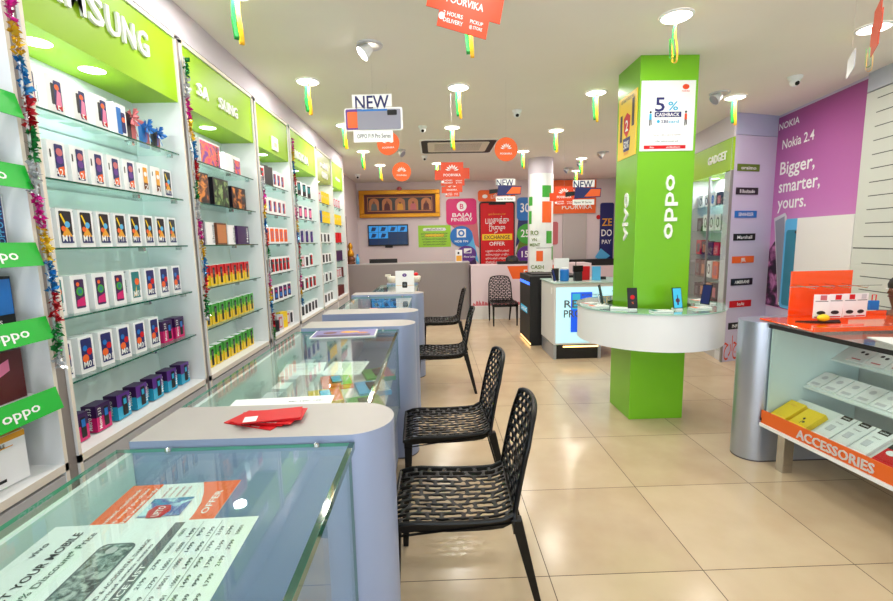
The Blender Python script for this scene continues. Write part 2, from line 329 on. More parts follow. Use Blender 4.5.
# --- goods on the shelves. Every box: local front faces +X, width along Y, origin at bottom centre
def phone_art(b, F, w, h, style):
    """prints on the front face frame F (a: -w/2..w/2, b: 0..h)"""
    o = .0008
    def rr(a0, a1, b0, b1, m, off=o, c=.004):
        b.poly(F, [(a0 + c, b0), (a1 - c, b0), (a1, b0 + c), (a1, b1 - c), (a1 - c, b1), (a0 + c, b1), (a0, b1 - c), (a0, b0 + c)], m, off)
    if style in ('m11', 'm01'):
        rr(-.034, .034, .02, h - .012, M['dark'] if style == 'm11' else M['navy'])
        if style == 'm11':
            b.poly(F, [(-.03, .05), (.03, .05), (0, .1)], M['gold'], o * 2); b.disc(F, -.018, .085, .013, M['orange'], o * 3, 14); b.disc(F, .006, .105, .015, M['sky'], o * 3, 14); b.poly(F, [(-.03, .15), (-.022, .155), (.01, .09), (0, .085)], M['yellow'], o * 2.5)
        else:
            b.disc(F, -.012, .07, .02, M['orange'], o * 2, 14); b.disc(F, .016, .1, .017, M['red'], o * 2, 14); b.disc(F, -.012, .12, .014, M['blue'], o * 3, 12)
        b.rect(F, -.034, .034, .02, .05, M['navy'], o * 3.2)
        b.text(F, 0, .043, .03, 'M11' if style == 'm11' else 'M01', M['letter'], o * 5, w=.062)
    elif style == 'a51':
        rr(-.02, .0, .05, h - .035, M['dark'], o); rr(-.004, .036, .028, h - .02, M['navy'], o * 2); b.disc(F, .012, .13, .013, M['orange'], o * 3, 12); b.poly(F, [(0, .05), (.032, .05), (.03, .11), (.012, .12)], M['pink'], o * 3); b.rect(F, 0, .034, .032, .05, M['red'], o * 3)
        b.text(F, .004, .035, .036, 'A51', M['letter'], o * 5, w=.066)
    elif style == 'a21':
        rr(-.038, -.03, .1, h - .04, M['dark'], o); rr(-.012, .034, .02, h - .014, M['navy'], o * 2); b.disc(F, .012, .13, .018, M['rose'], o * 3, 12); b.disc(F, .01, .095, .018, M['purple'], o * 3.5, 12); b.poly(F, [(-.01, .03), (.032, .03), (.03, .07), (0, .06)], M['orange'], o * 3)
        b.text(F, .004, .04, .034, 'A21', M['letter'], o * 5, w=.06)
    elif style == 'a12':
        rr(-.034, -.026, .12, h - .03, M['dark'], o); rr(.0, .036, .03, h - .02, M['gold'], o * 2); b.disc(F, .018, .12, .014, M['boxw'], o * 3, 12); b.rect(F, .0, .036, .03, .07, M['brown'], o * 3); b.text(F, .008, .045, .03, '12', M['letter'], o * 5, w=.045)
    elif style == 'blue':
        rr(-.03, .008, .02, h - .02, M['blue'], o); rr(.004, .036, .03, h - .04, M['navy'], o * 2); b.disc(F, .02, .1, .014, M['orange'], o * 3, 12)
    elif style == 'galaxy':
        rr(-.028, .028, .02, h - .02, M['dpurple'], o); b.disc(F, .0, .1, .021, M['pgreen'], o * 2, 14); b.disc(F, .0, .1, .012, M['teal'], o * 3, 12); b.poly(F, [(-.026, .03), (.026, .03), (.026, .075), (-.02, .06)], M['magenta'], o * 2); b.disc(F, -.008, .135, .01, M['orange'], o * 2, 10)
    elif style == 'teal':
        rr(-.034, .034, .02, h - .012, M['teal']); b.disc(F, .01, .11, .02, M['orange'], o * 2, 12); b.poly(F, [(-.02, .03), (.0, .03), (.0, .09)], M['yellow'], o * 2); b.text(F, 0, .045, .034, 'M01', M['letter'], o * 4, w=.06)
    elif style == 'metro':
        b.rect(F, -w / 2, w / 2, h * .55, h, M['dpurple'], o); b.poly(F, [(-w / 2, 0), (w / 2, 0), (w / 2, h * .55), (-w / 2, h * .55)], M['magenta'], o)
        rr(.0, .032, .016, h - .02, M['soft'], o * 3); b.rect(F, .004, .028, h * .5, h - .03, M['blue'], o * 4); b.text(F, -.03, h / 2, .02, 'Metro 313', M['letter'], o * 4, w=h * .8, rot=PI / 2)
    elif style == 'metrob':
        b.rect(F, -w / 2, w / 2, h * .5, h, M['purple'], o); b.rect(F, -w / 2, w / 2, 0, h * .5, M['cyan'], o)
        rr(-.012, .026, .014, h - .014, M['soft'], o * 3); b.rect(F, -.005, .018, h * .55, h - .03, M['cyan'], o * 4); b.text(F, .036, h / 2, .016, 'Metro', M['letter'], o * 4, w=h * .6, rot=PI / 2)
    elif style in ('redyel', 'greenyel'):
        t = M['red'] if style == 'redyel' else M['pgreen']
        b.rect(F, -w / 2, w / 2, h * .62, h, t, o); b.rect(F, -w / 2, w / 2, h * .4, h * .62, M['orange'] if style == 'redyel' else mat('lime_print', '#9ccc2a', .4), o); b.rect(F, -w / 2, w / 2, 0, h * .4, M['yellow'], o)
        rr(-.014, .02, .012, h - .018, M['soft'], o * 3); b.rect(F, -.008, .014, h * .55, h - .035, M['text'], o * 4)
    elif style == 'mi':
        rr(-.02, .006, .03, h - .03, M['navy'], o); rr(0, .022, .03, h - .03, M['rose'], o * 2); b.rect(F, -.018, .0, .06, .09, M['blue'], o * 3)
    elif style == 'miorange': rr(-.03, .03, .02, h - .015, M['orange'], o); rr(-.012, .012, .05, h - .04, M['rose'], o * 2)
    elif style == 'mired': rr(-.03, .004, .02, h - .02, M['dark'], o); rr(0, .03, .02, h - .02, M['red'], o * 2); b.rect(F, 0, .018, .1, .12, M['teal'], o * 3)
    elif style == 'mipurple': rr(-.03, .03, .02, h - .02, M['dpurple'], o); rr(-.015, .02, .04, h * .5, M['blue'], o * 2); b.rect(F, -.012, .012, h * .6, h - .05, M['magenta'], o * 2)
    elif style == 'nok': rr(-.04, .036, .012, h - .012, M['dark'], o); b.rect(F, -.03, .028, .07, h - .03, M['teal'], o * 2)
    elif style == 'nokpink': rr(-.036, .032, .015, h - .015, M['dpurple'], o); b.rect(F, -.026, .024, .04, h - .04, M['pink'], o * 2)
    elif style == 'nokdark': rr(-.03, .03, .01, h - .02, M['navy'], o); b.rect(F, -.01, .02, .03, .1, M['purple'], o * 2)
    elif style == 'black': rr(-.028, .024, .016, h - .02, M['dark'], o)
    elif style == 'yel': b.rect(F, -w / 2, w / 2, 0, h, M['yellow'], o); b.text(F, 0, h * .6, .03, 'C3', M['boxs'], o * 3)
    elif style == 'bluebox': b.rect(F, -w / 2, w / 2, 0, h, M['blue'], o); rr(-.02, .02, .02, h - .04, M['navy'], o * 2)
    elif style == 'greyart': rr(-.03, .03, .02, h - .02, M['rose'], o); rr(-.01, .02, .04, h - .04, M['boxs'], o * 2)
def goods(style, w, h, d, body='boxw', side=None):
    b = MB(); b.box(-d / 2, d / 2, -w / 2, w / 2, 0, h, M[body])
    F = Fr((d / 2, 0, 0), (0, 1, 0), (0, 0, 1)); phone_art(b, F, w, h, style)
    S = Fr((0, -w / 2, 0), (1, 0, 0), (0, 0, 1))
    if side == 'metro': b.rect(S, -d / 2, d / 2, 0, h * .55, M['magenta']); b.rect(S, -d / 2, d / 2, h * .55, h, M['dpurple']); b.text(S, 0, h / 2, .024, 'Metro 313', M['letter'], .002, w=h * .85, rot=PI / 2)
    elif side == 'metrob': b.rect(S, -d / 2, d / 2, 0, h * .55, M['cyan']); b.rect(S, -d / 2, d / 2, h * .55, h, M['dpurple']); b.text(S, 0, h / 2, .018, 'Metro', M['letter'], .002, w=h * .6, rot=PI / 2)
    elif side == 'gal': b.text(S, 0, h / 2, .016, 'Galaxy', M['text'], .001, w=h * .55, rot=PI / 2)
    elif side == 'thin': b.text(S, 0, h / 2, .007, 'smartphone', M['text'], .001, w=h * .4, rot=PI / 2); b.rect(S, -.006, .006, h - .012, h - .008, M['text'])
    elif side == 'gy': b.rect(S, -d / 2, d / 2, 0, h * .5, M['yellow']); b.rect(S, -d / 2, d / 2, h * .5, h, M['pgreen'])
    elif side == 'ry': b.rect(S, -d / 2, d / 2, 0, h * .5, M['yellow']); b.rect(S, -d / 2, d / 2, h * .5, h, M['red'])
    me = b.build('tmp'); m = me.data; bpy.data.objects.remove(me); return m
LIB = {}
SPEC = {  # style: (width, height, depth, body, side, look)
 'm11': (.094, .178, .05, 'boxw', 'thin', 'white phone box with golden sunburst picture'),
 'm01': (.094, .178, .075, 'boxw', 'thin', 'white phone box with orange and red balls'),
 'a51': (.094, .178, .075, 'boxw', 'thin', 'white phone box with pink lettering'),
 'a21': (.094, .178, .07, 'boxw', 'thin', 'white phone box with rose swirl picture'),
 'a12': (.094, .178, .055, 'boxw', 'thin', 'white phone box with golden screen'),
 'blue': (.094, .178, .055, 'boxw', 'thin', 'white phone box with blue handset'),
 'galaxy': (.094, .178, .09, 'boxw', 'gal', 'white phone box with green ring picture'),
 'teal': (.094, .178, .05, 'boxw', 'thin', 'white phone box with teal screen'),
 'metro': (.1, .135, .07, 'dpurple', 'metro', 'magenta and purple keypad phone box'),
 'metrob': (.1, .135, .07, 'dpurple', 'metrob', 'cyan and purple keypad phone box'),
 'redyel': (.088, .155, .055, 'boxw', 'ry', 'red and yellow keypad phone box'),
 'greenyel': (.088, .155, .055, 'boxw', 'gy', 'green and yellow keypad phone box'),
 'mi': (.082, .17, .05, 'boxw', None, 'white phone box with blue handset back'),
 'miorange': (.082, .17, .05, 'boxw', None, 'white phone box with orange handset'),
 'mired': (.082, .17, .05, 'boxw', None, 'white phone box with red stripe'),
 'mipurple': (.082, .17, .05, 'boxw', None, 'white phone box with purple screen'),
 'miblack': (.082, .19, .08, 'dark', None, 'tall glossy black phone box'),
 'nok': (.1, .175, .05, 'boxw', None, 'white phone box with teal handset'),
 'nokpink': (.1, .175, .05, 'boxw', None, 'white phone box with pink screen'),
 'nokdark': (.1, .175, .05, 'boxs', None, 'grey phone box with dark handset'),
 'black': (.095, .15, .05, 'boxw', None, 'white phone box with black handset'),
 'yel': (.12, .175, .06, 'yellow', None, 'yellow phone box'),
 'bluebox': (.1, .175, .06, 'blue', None, 'blue phone box'),
 'greyart': (.1, .16, .06, 'boxs', None, 'grey phone box with rose picture'),
 'dred': (.1, .165, .07, 'maroon', None, 'dark maroon phone box'),
 'dbox': (.09, .12, .07, 'dark', None, 'small black box'),
 'redbox': (.1, .17, .07, 'red', None, 'red phone box'),
 'purpbox': (.09, .17, .07, 'dpurple', None, 'dark purple phone box'),
}
def put_box(style, x, y, z, rz, label, group=None, name='phone_box', cat='box'):
    w, h, d, body, side, look = SPEC[style]
    if style not in LIB: LIB[style] = goods(style, w, h, d, body, side)
    o = bpy.data.objects.new(name, LIB[style]); COL.objects.link(o); o.location = (x, y, z + .0005); o.rotation_euler = (0, 0, rz)
    return tag(o, label, cat, group)
def row(bay, k, items, y0=None, y1=None, x=None, rz=0, start=0, jit=2, total=None):
    if bay >= 3: rz -= 16; x = -1.672
    a, b = BAYS[bay]; y0 = a + .08 if y0 is None else y0; y1 = b - .08 if y1 is None else y1
    n = len(items); runs = []
    for j, s in enumerate(items):
        if s is None: continue
        y = y0 + (y1 - y0) * (j + .5) / n
        d = SPEC[s][2]
        if SPEC[s][0] > (y1 - y0) / n: sc_ = .96 * (y1 - y0) / n / SPEC[s][0]
        else: sc_ = 1
        lab = f"{SPEC[s][5].replace(' phone box', ' box')}, {ORD[j + start]} on {NTH[k]} shelf, {BN[bay]}"
        o = put_box(s, (x if x is not None else -1.70) - d / 2, y, SZ[k], R(rz + random.uniform(-jit, jit)), lab, f"boxes on the {NTH[k]} shelf of the {BN[bay]}")
        if sc_ < 1: o.scale = (1, sc_, 1)
row(1, 0, ['a51', 'a51', 'a51', 'a51', 'blue'], 1.98, 2.70)
row(1, 1, ['a21', 'a21', 'a21', 'a21', 'a21', 'a21', 'a12', 'a12', 'm11'], 1.98, 3.08)
row(1, 2, ['m11'] * 9, 1.98, 3.08)
row(1, 3, ['teal', 'galaxy', 'galaxy', 'galaxy', 'teal', 'm01', 'm01', 'm01'], 1.99, 3.08)
row(1, 4, ['m01'] * 6 + ['metro'] * 2, 1.99, 3.06)
row(1, 5, ['metro', 'metro', 'metrob', 'metrob', 'metrob', 'metrob', 'metrob'], 2.02, 3.08)
row(2, 3, ['redyel'] * 8, 3.2, 4.2); row(2, 4, ['redyel'] + ['greenyel'] * 8, 3.2, 4.24); row(2, 5, ['greenyel'] * 8, 3.2, 4.18)
row(3, 0, ['mi', 'mired', 'miblack', 'miblack', 'mi', 'mi', 'mi'], 4.42, 5.27); row(3, 1, ['mi'] * 6, 4.42, 5.27); row(3, 2, ['miorange'] * 6, 4.42, 5.27); row(3, 3, ['mired'] * 7, 4.42, 5.27); row(3, 4, ['mipurple'] * 6, 4.42, 5.27)
row(3, 5, ['dbox', 'dbox', 'dbox', 'greyart', 'yel', 'greyart', 'black'], 4.42, 5.27)
row(4, 0, ['nok'] * 4, 5.5, 6.4); row(4, 1, ['nokpink'] * 4, 5.5, 6.4); row(4, 2, ['nokdark'] * 4, 5.5, 6.4); row(4, 3, ['greyart', 'greyart', 'black', 'mired'], 5.5, 6.3); row(4, 4, ['mired', 'black', 'mired', 'mired', 'mired'], 5.45, 6.4); row(4, 5, ['black'] * 6, 5.45, 6.4)
row(5, 0, ['greyart', 'greyart', 'yel', 'yel', 'yel'], 6.6, 7.4); row(5, 1, ['bluebox', 'bluebox', 'yel', 'yel', 'yel'], 6.6, 7.4); row(5, 2, ['black'] * 3, 6.7, 7.4); row(5, 3, ['black'] * 4, 6.6, 7.4); row(5, 4, ['black'] * 3, 6.65, 7.4); row(5, 5, ['black'] * 4, 6.6, 7.4)
row(6, 0, ['greyart'] * 4, 7.55, 8.3); row(6, 1, ['yel'] * 4, 7.55, 8.3); row(6, 2, ['purpbox', 'redbox', 'redbox'], 7.55, 8.3); row(6, 3, ['purpbox'] * 4, 7.55, 8.3); row(6, 4, ['dred', 'greyart', 'greyart', 'dred'], 7.55, 8.3); row(6, 5, ['dred'] * 4, 7.55, 8.3)
# big graphic boxes of the second bay
def art_box(y, k, w, h, d, art, body, label, tilt=0, word=None, bay=2, wm='letter', name='gift_box', x=-1.70, pic=False):
    b = MB(); b.box(-d / 2, d / 2, -w / 2, w / 2, 0, h, M[body]); F = Fr((d / 2, 0, 0), (0, 1, 0), (0, 0, 1))
    if art: b.rect(F, -w / 2 + .01, w / 2 - .01, .012, h - .012, M[art])
    if pic: b.rect(F, .03, w / 2 - .01, .012, h - .03, M['art'], .0015); b.text(F, .015, h / 2, .03, 'Note', M['dark'], .003, w=h * .7, rot=PI / 2)
    if word: b.text(F, w * .3, h / 2, .035, word, M[wm], .003, w=h * .8, rot=PI / 2)
    o = b.build(name); o.location = (x - d / 2, y, SZ[k] + .0005); o.rotation_euler = (0, 0, R(tilt)); return tag(o, label, 'box'), o
art_box(3.29, 0, .1, .2, .06, 'rose', 'maroon', 'dark maroon gift box with rose bow at left of top shelf, second wall bay')
art_box(3.63, 0, .32, .19, .05, 'art', 'boxw', 'wide white phone box with sunset artwork and upright lettering, second wall bay', word='Note', wm='dark', name='phone_box')
art_box(4.02, 0, .30, .16, .05, None, 'boxw', 'wide white phone box with sunset picture at right end, top shelf of second wall bay', name='phone_box', pic=True)
art_box(3.38, 1, .36, .23, .06, 'game', 'dark', 'large black box with fiery battle artwork, leftmost on second shelf')
art_box(3.76, 1, .26, .22, .08, 'jungle', 'dark', 'large black box with green jungle artwork, middle of second shelf')
art_box(4.09, 1, .28, .19, .1, 'game', 'dark', 'black box with dim flame artwork, rightmost on second shelf of second wall bay')
art_box(3.33, 2, .2, .18, .06, None, 'dpurple', 'purple watch phone box, leftmost on third shelf, second wall bay', word='Moto', name='phone_box')
art_box(3.52, 2, .13, .17, .06, None, 'boxw', 'cream phone box beside the purple watch phone box', word='phone', wm='text', name='phone_box')
art_box(3.71, 2, .17, .17, .06, 'copper', 'brown', 'brown picture box in the middle of third shelf, second wall bay', name='phone_box')
art_box(3.88, 2, .13, .16, .06, None, 'boxw', 'cream phone box between brown and purple boxes', word='phone', wm='text', name='phone_box')
art_box(4.12, 2, .24, .16, .06, None, 'dpurple', 'wide dark purple box, rightmost on third shelf, second wall bay', word='Moto', name='phone_box')
# three ribboned gift phones on the top shelf of the big-lettered bay
for j, (y, c, bw, s, lb) in enumerate(((2.76, 'dark', 'rose', 1.1, 'gift-wrapped black phone with large rose bow on top shelf'), (2.89, 'blue', 'blue', .95, 'gift-wrapped blue phone with blue bow on top shelf'), (3.0, 'dark', 'blue', .85, 'gift-wrapped slim dark phone with small blue bow, right end of top shelf'))):
    t = thing('gift_phone', lb, 'gift', (-1.74, y, SZ[0] + .001), 0)
    MB().box(-.012, .012, -.036 * s, .036 * s, 0, .15 * s, M[c]).rect(Fr((.012, 0, 0), (0, 1, 0), (0, 0, 1)), -.005, .03 * s, .015, .12 * s, M['rose'], .001).build('handset', t, bev=.003)
    b = MB()
    for k in range(9):
        a = 2 * PI * k / 9 + .3; rr = .042 * s
        c0 = V(.022, 0, .13 * s); tip = c0 + V(.012 * (k % 3), math.cos(a) * rr, math.sin(a) * rr); n = V(0, -math.sin(a), math.cos(a)) * .014
        b.add([c0, tip + n, tip + V(.015, 0, 0), tip - n], [(0, 1, 2), (0, 2, 3)], M[bw])
    b.add([(.02, -.004, .12 * s), (.02, .004, .12 * s), (.028, -.02, .03), (.028, -.03, .03)], [(0, 1, 2, 3)], M[bw]); b.add([(.02, -.004, .12 * s), (.02, .004, .12 * s), (.028, .03, .04), (.028, .02, .04)], [(0, 1, 2, 3)], M[bw])
    b.build('bow', t)
# tinsel garlands down the joints
for gi, (y, z1, z0, lb) in enumerate(((1.90, 3.1, 1.22, 'shiny tinsel garland hanging beside the nearest green shelf strips'), (3.15, 2.93, 1.20, 'multicoloured tinsel garland between the big-lettered bay and the gap-lettered one'), (4.37, 2.35, .55, 'multicoloured tinsel garland left of the square emblem bay'), (5.37, 2.9, 1.0, 'thin multicoloured tinsel garland left of the fourth wall bay'))):
    b = MB(); n = int((z1 - z0) * 420); rnd = random.Random(gi)
    for k in range(n):
        z = z1 - (z1 - z0) * k / n; c = TIN[int((z1 - z) / .13 + gi) % 6]
        cx = WX + .022; cy = y + .012 * math.sin(z * 9)
        a = rnd.uniform(0, 2 * PI); l = rnd.uniform(.014, .032); d = V(abs(math.cos(a)) * .7 - .1, math.sin(a), rnd.uniform(-.6, .6)).normalized() * l
        s = V(rnd.uniform(-1, 1), rnd.uniform(-1, 1), rnd.uniform(-1, 1)).normalized() * rnd.uniform(.005, .010)
        c0 = V(cx, cy, z); b.add([c0 - s, c0 + s, c0 + d + s, c0 + d - s], [(0, 1, 2, 3)], c)
    b.tube([(WX + .02, y, z1), (WX + .022, y, (z0 + z1) / 2), (WX + .02, y, z0)], .006, TIN[2], 6)
    tag(b.build('tinsel_garland'), lb, 'garland', 'tinsel garlands on the wall units')
# nearest bay: slanted green price ledges, big boxes
for k, z in enumerate((2.27, 2.0, 1.70, 1.40, 1.10)):
    t = thing('shelf_strip', f"bright green name strip along the {['topmost', 'second', 'third', 'fourth', 'lowest'][k]} shelf of the nearest bay", 'sign', (0, 0, 0), 0, 'green strips of the nearest wall bay')
    b = MB(); F = Fr((WX + .03, 0, z - .05), (0, 1, 0), (-.25, 0, 1)); b.fbox(F, .77, 1.88, 0, .095, -.004, 0, M['og']); b.build('panel', t)
    for y in (1.0, 1.38, 1.70): MB().text(F, y, .048, .04, 'oppo', M['letter'], .001, w=.16).build('lettering', t)
def bigbox(name, label, cat, x, y, z, w, h, d, body, deco, rz=0):
    b = MB(); b.box(-d / 2, d / 2, -w / 2, w / 2, 0, h, M[body]); F = Fr((d / 2, 0, 0), (0, 1, 0), (0, 0, 1)); deco(b, F, w, h)
    o = b.build(name); o.location = (x, y, z + .0008); o.rotation_euler = (0, 0, R(rz)); return tag(o, label, cat)
def dsh(b, F, w, h):
    b.rect(F, -w / 2 + .01, w / 2 - .07, .02, h - .01, M['dark']); b.rect(F, -.07, .0, .03, h - .03, M['red'], .002); b.rect(F, -.03, .02, .04, h * .6, M['blue'], .003); b.rect(F, w / 2 - .07, w / 2 - .005, .05, h - .01, M['blue'], .002); b.text(F, .03, .022, .018, 'HAVELLS', M['letter'], .003, w=.12)
bigbox('shaver_box', 'dark boxed shaver with red handle below the second green strip', 'box', -1.74, 1.70, SZ[3], .3, .2, .08, 'soft', dsh)
def ddr(b, F, w, h):
    b.rect(F, -w / 2, w / 2, 0, h, M['maroon']); b.disc(F, .02, h * .62, .03, M['pink'], .002, 16); b.poly(F, [(.0, .03), (.025, .03), (.035, h * .5), (.0, h * .5)], M['pink'], .002); b.poly(F, [(.03, h * .5), (.09, h * .62), (.09, h * .85), (.03, h * .75)], M['pink'], .002); b.rect(F, -.12, -.05, .03, h - .03, M['boxs'], .002)
bigbox('hair_dryer_box', 'maroon boxed hair dryer with pink dryer picture on its front', 'box', -1.74, 1.70, SZ[4], .3, .2, .08, 'maroon', ddr)
def dst(b, F, w, h):
    b.rect(F, -w / 2, w / 2, h * .88, h, M['gold']); b.box(-.06, .06, -w / 2, w / 2, h, h + .001, M['gold']); b.rect(F, .0, .008, .03, h * .6, M['soft'], .002); b.rect(F, -.03, .04, .022, .034, M['soft'], .002); b.rect(F, -.012, .022, h * .55, h * .75, M['rose'], .003); b.text(F, 0, h * .82, .014, 'ADJUSTABLE', M['dark'], .003, w=.1); b.rect(F, -.08, .08, h * .76, h * .78, M['gold'], .002)
bigbox('phone_stand_box', 'white and orange box with a phone stand picture on lowest shelf', 'box', -1.75, 1.66, SZ[5], .26, .2, .13, 'boxw', dst, -6)
def doa(b, F, w, h): b.poly(F, [(w / 2 - .05, .0), (w / 2 - .005, 0), (w / 2 - .005, h), (w / 2 - .05, h)], M['navy']); b.text(F, w / 2 - .028, h / 2, .03, 'OPPO A11K', M['sky'], .003, w=h * .85, rot=PI / 2); b.poly(F, [(-.08, 0), (-.03, 0), (0, h), (-.04, h)], M['boxs'], .001)
bigbox('phone_box', 'tall white phone box with upright navy band, nearest bay', 'box', -1.74, 1.78, SZ[2], .18, .21, .07, 'boxw', doa)
def dob(b, F, w, h): b.rect(F, .01, w / 2 - .015, .015, h - .03, M['dark']); b.rect(F, .015, w / 2 - .02, .03, h - .04, M['sky'], .002); b.disc(F, .045, h - .05, .02, M['orange'], .003, 12); b.text(F, .02, h * .65, .02, 'OPPO', M['letter'], .004)
bigbox('phone_box', 'white phone box with light blue handset above second green strip, nearest bay', 'box', -1.73, 1.78, SZ[1], .16, .19, .07, 'boxw', dob)
def doc(b, F, w, h): b.rect(F, .0, w / 2 - .01, .03, h - .02, M['blue'])
bigbox('phone_box', 'white phone box with blue handset on highest shelf of nearest bay', 'box', -1.73, 1.77, SZ[0], .16, .2, .07, 'boxw', doc)

# ------------------------------------------------------------------ staff-side glass counters with rounded end pods (left row)
def pod(y0, y1, label, x0=-1.03, x1=-.165, h=1.075, right=True):
    t = thing('counter_end_panel', label, 'counter', (0, 0, 0), 0)
    r = (y1 - y0) / 2; cy = (y0 + y1) / 2; n = 16
    if right: pts = [(x0, y0)] + [(x1 - r + r * math.cos(a), cy + r * math.sin(a)) for a in [(-PI / 2 + PI * k / n) for k in range(n + 1)]] + [(x0, y1)]
    else: pts = [(x1, y1)] + [(x0 + r + r * math.cos(a), cy + r * math.sin(a)) for a in [(PI / 2 + PI * k / n) for k in range(n + 1)]] + [(x1, y0)]
    F = Fr((0, 0, 0), (1, 0, 0), (0, 1, 0)); m = M['pod'] if right else M['silver']
    auto(MB().slab(F, pts, .012, h - .012, m).build('body', t)); auto(MB().slab(F, pts, h - .012, h, M['podtop'] if right else m, m).build('worktop', t))
    pk = [((a - (x0 + x1) / 2) * .995 + (x0 + x1) / 2, (b - cy) * .98 + cy) for a, b in pts]
    MB().slab(F, pk, 0, .012, M['dgrey']).build('kick_strip', t)
    return t
pod(1.455, 1.765, 'blue-grey rounded counter end nearest the camera, red packets on it')
pod(3.41, 3.70, 'blue-grey rounded counter end behind the purple magazine')
pod(4.06, 4.36, 'blue-grey rounded counter end with a dark phone lying behind it')
pod(5.52, 5.82, 'grey rounded counter end in front of the white watch box', x1=-.15)
pod(7.0, 7.3, 'farthest grey rounded counter end, below the red and cream pots', x0=-.75, x1=-.27)
def glass_counter(y0, y1, label, xl=-1.07, xr=-.285, h=1.05, full=False):
    t = thing('glass_counter', label, 'counter', (0, 0, 0), 0)
    MB().box(xl, xr, y0, y1, h - .012, h, GT, mats={0: M['edgel'], 1: M['edge'], 2: M['edgel'], 3: M['edgel']}).build('glass_top', t)
    MB().box(xr + .0002, xr + .0018, y0, y1, h - .022, h + .0012, M['edge']).box(xr - .016, xr + .0002, y0, y1, h - .0002, h + .0012, mat('dark_green_edge', '#1c4d42', .08, coat=.6)).build('edge_band', t)
    MB().box(xr - .022, xr - .012, y0, y1, .42, h - .0125, GT, mats={2: M['edge'], 3: M['edge']}).build('glass_front', t)
    MB().box(xl + .03, xl + .05, y0, y1, .02, h - .0125, M['white'], mats={1: mat('mint_white_panel', '#cfe4dc', .4)}).build('rear_panel', t)
    MB().box(xl + .051, xr - .0225, y0, y1, .42, .44, M['plinth']).build('deck', t)
    MB().box(xl + .051, xr - .04, y0, y1, .02, .4195, M['pod']).build('base_cabinet', t)
    MB().box(xl + .051, xr - .03 if full else xl + .40, y0 + .01, y1 - .01, .735, .745, M['plinth'] if full else GS, mats={1: M['edge']}).build('inner_shelf', t)
    for yy in (y0 + .02, y1 - .02):
        for xx in (xl + .18, xr - .12):
            MB().lathe((xx, yy, h), [(.0, .012), (.009, .01), (.011, .003), (.011, 0)], M['steel'], 12).build('glass_clip', t)
    return t
cA = glass_counter(-.7, 1.45, 'glass-topped counter nearest the camera with leaflets under its glass')
cB = glass_counter(1.77, 3.405, 'glass-topped counter between red packets and purple magazine', full=True)
cC = glass_counter(4.365, 5.515, 'glass-topped counter with blue backed showcase end', xl=-1.0)
cD = glass_counter(5.825, 6.995, 'farthest glass-topped counter behind the white watch box', xl=-.85, xr=-.26)
MB().box(-.9, -.45, 5.49, 5.505, .45, 1.03, M['cyan'], mats={2: M['marble']}).build('picture_panel', cC)
# leaflets pressed under the glass of the nearest counter
zt = 1.037
def leaflet(name, label, F, w, h, deco, cat='leaflet'):
    b = MB(); b.fbox(F, -w / 2, w / 2, -h / 2, h / 2, -.0008, 0, M['paper']); deco(b, F, w, h); return tag(b.build(name), label, cat)
def rotF(x, y, z, deg): a = R(deg); return Fr((x, y, z), (math.cos(a), math.sin(a), 0), (-math.sin(a), math.cos(a), 0))
def d1(b, F, w, h):
    b.poly(F, [(-w / 2, .065), (w / 2, .065), (w / 2, h / 2), (-w / 2, h / 2)], M['orange']); b.poly(F, [(-w / 2, -h / 2), (w / 2, -h / 2), (w / 2, -.045), (.05, -.07), (0, -.085), (-.05, -.09), (-w / 2, -.088)], M['orange'])
    b.rect(F, -.055, .03, -.055, .05, M['marble'], .0014); b.slab(F, [(-.06, -.01), (-.03, -.022), (-.005, -.01), (-.005, .025), (-.03, .036), (-.06, .025)], .0015, .002, M['red']); b.text(F, -.033, .007, .018, 'UPTO', M['letter'], .0025, w=.045)
    for k in range(4): b.text(F, .062, .035 - .018 * k, .007, 'cashback offer', M['rose'], .0015, w=.055)
    for k in range(3): b.text(F, 0, .118 - .022 * k, .011, ['Instant cashback', 'on every purchase', 'this week only'][k], M['letter'], .0018, w=w * .8)
    b.text(F, 0, -.112, .018, 'OFFER', M['letter'], .0018, w=.11)
FY = lambda x, y, z, d=0: Fr((x, y, z), (-math.sin(R(d)), math.cos(R(d)), 0), (-math.cos(R(d)), -math.sin(R(d)), 0))
leaflet('leaflet', 'orange and white cashback leaflet under the nearest counter glass', FY(-.725, 1.142, zt - .0030, 3), .215, .30, d1)
def d2(b, F, w, h):
    b.text(F, .17, h / 2 - .03, .016, 'vivo', M['text'], .001, w=.05)
    b.text(F, .075, h / 2 - .078, .019, 'PROTECT YOUR MOBILE', M['dark'], .001, w=.31); b.text(F, .11, h / 2 - .115, .016, '30% Discount* Price', M['text'], .001, w=.23)
    b.slab(F, rrp_(-.13, .18, .0, .08, .018), .0006, .0012, M['text']); b.slab(F, rrp_(-.125, .175, .005, .075, .015), .0012, .0015, M['crack']); b.disc(F, .155, .045, .012, M['grey'], .0018, 14)
    b.text(F, 0, -.018, .009, 'PROTECTION AGAINST LIQUID & ACCIDENTAL DAMAGE', M['text'], .001, w=.38); b.text(F, 0, -.034, .008, 'cashless repair at authorised service centres', M['text'], .001, w=.34)
    b.rect(F, -w / 2 + .01, w / 2 - .01, -.07, -.046, M['text'], .001); b.text(F, 0, -.058, .012, 'PLAN PRICE LIST', M['letter'], .0016, w=.2)
    for c in range(9):
        for r in range(7): b.text(F, -w / 2 + .035 + c * .054, -.082 - r * .0225, .009, ['10001', '-15000', '1499', '999', '1799', '2199', '2799'][(c + r) % 7], M['text'], .001, w=.034)
    for r in (2, 4): b.rect(F, -w / 2 + .01, w / 2 - .01, -.071 - r * .0225, -.070 - r * .0225, M['text'])
leaflet('leaflet', 'white phone protection leaflet with cracked handset and price rows', FY(-.695, .805, zt - .0010, 2), .52, .49, d2)
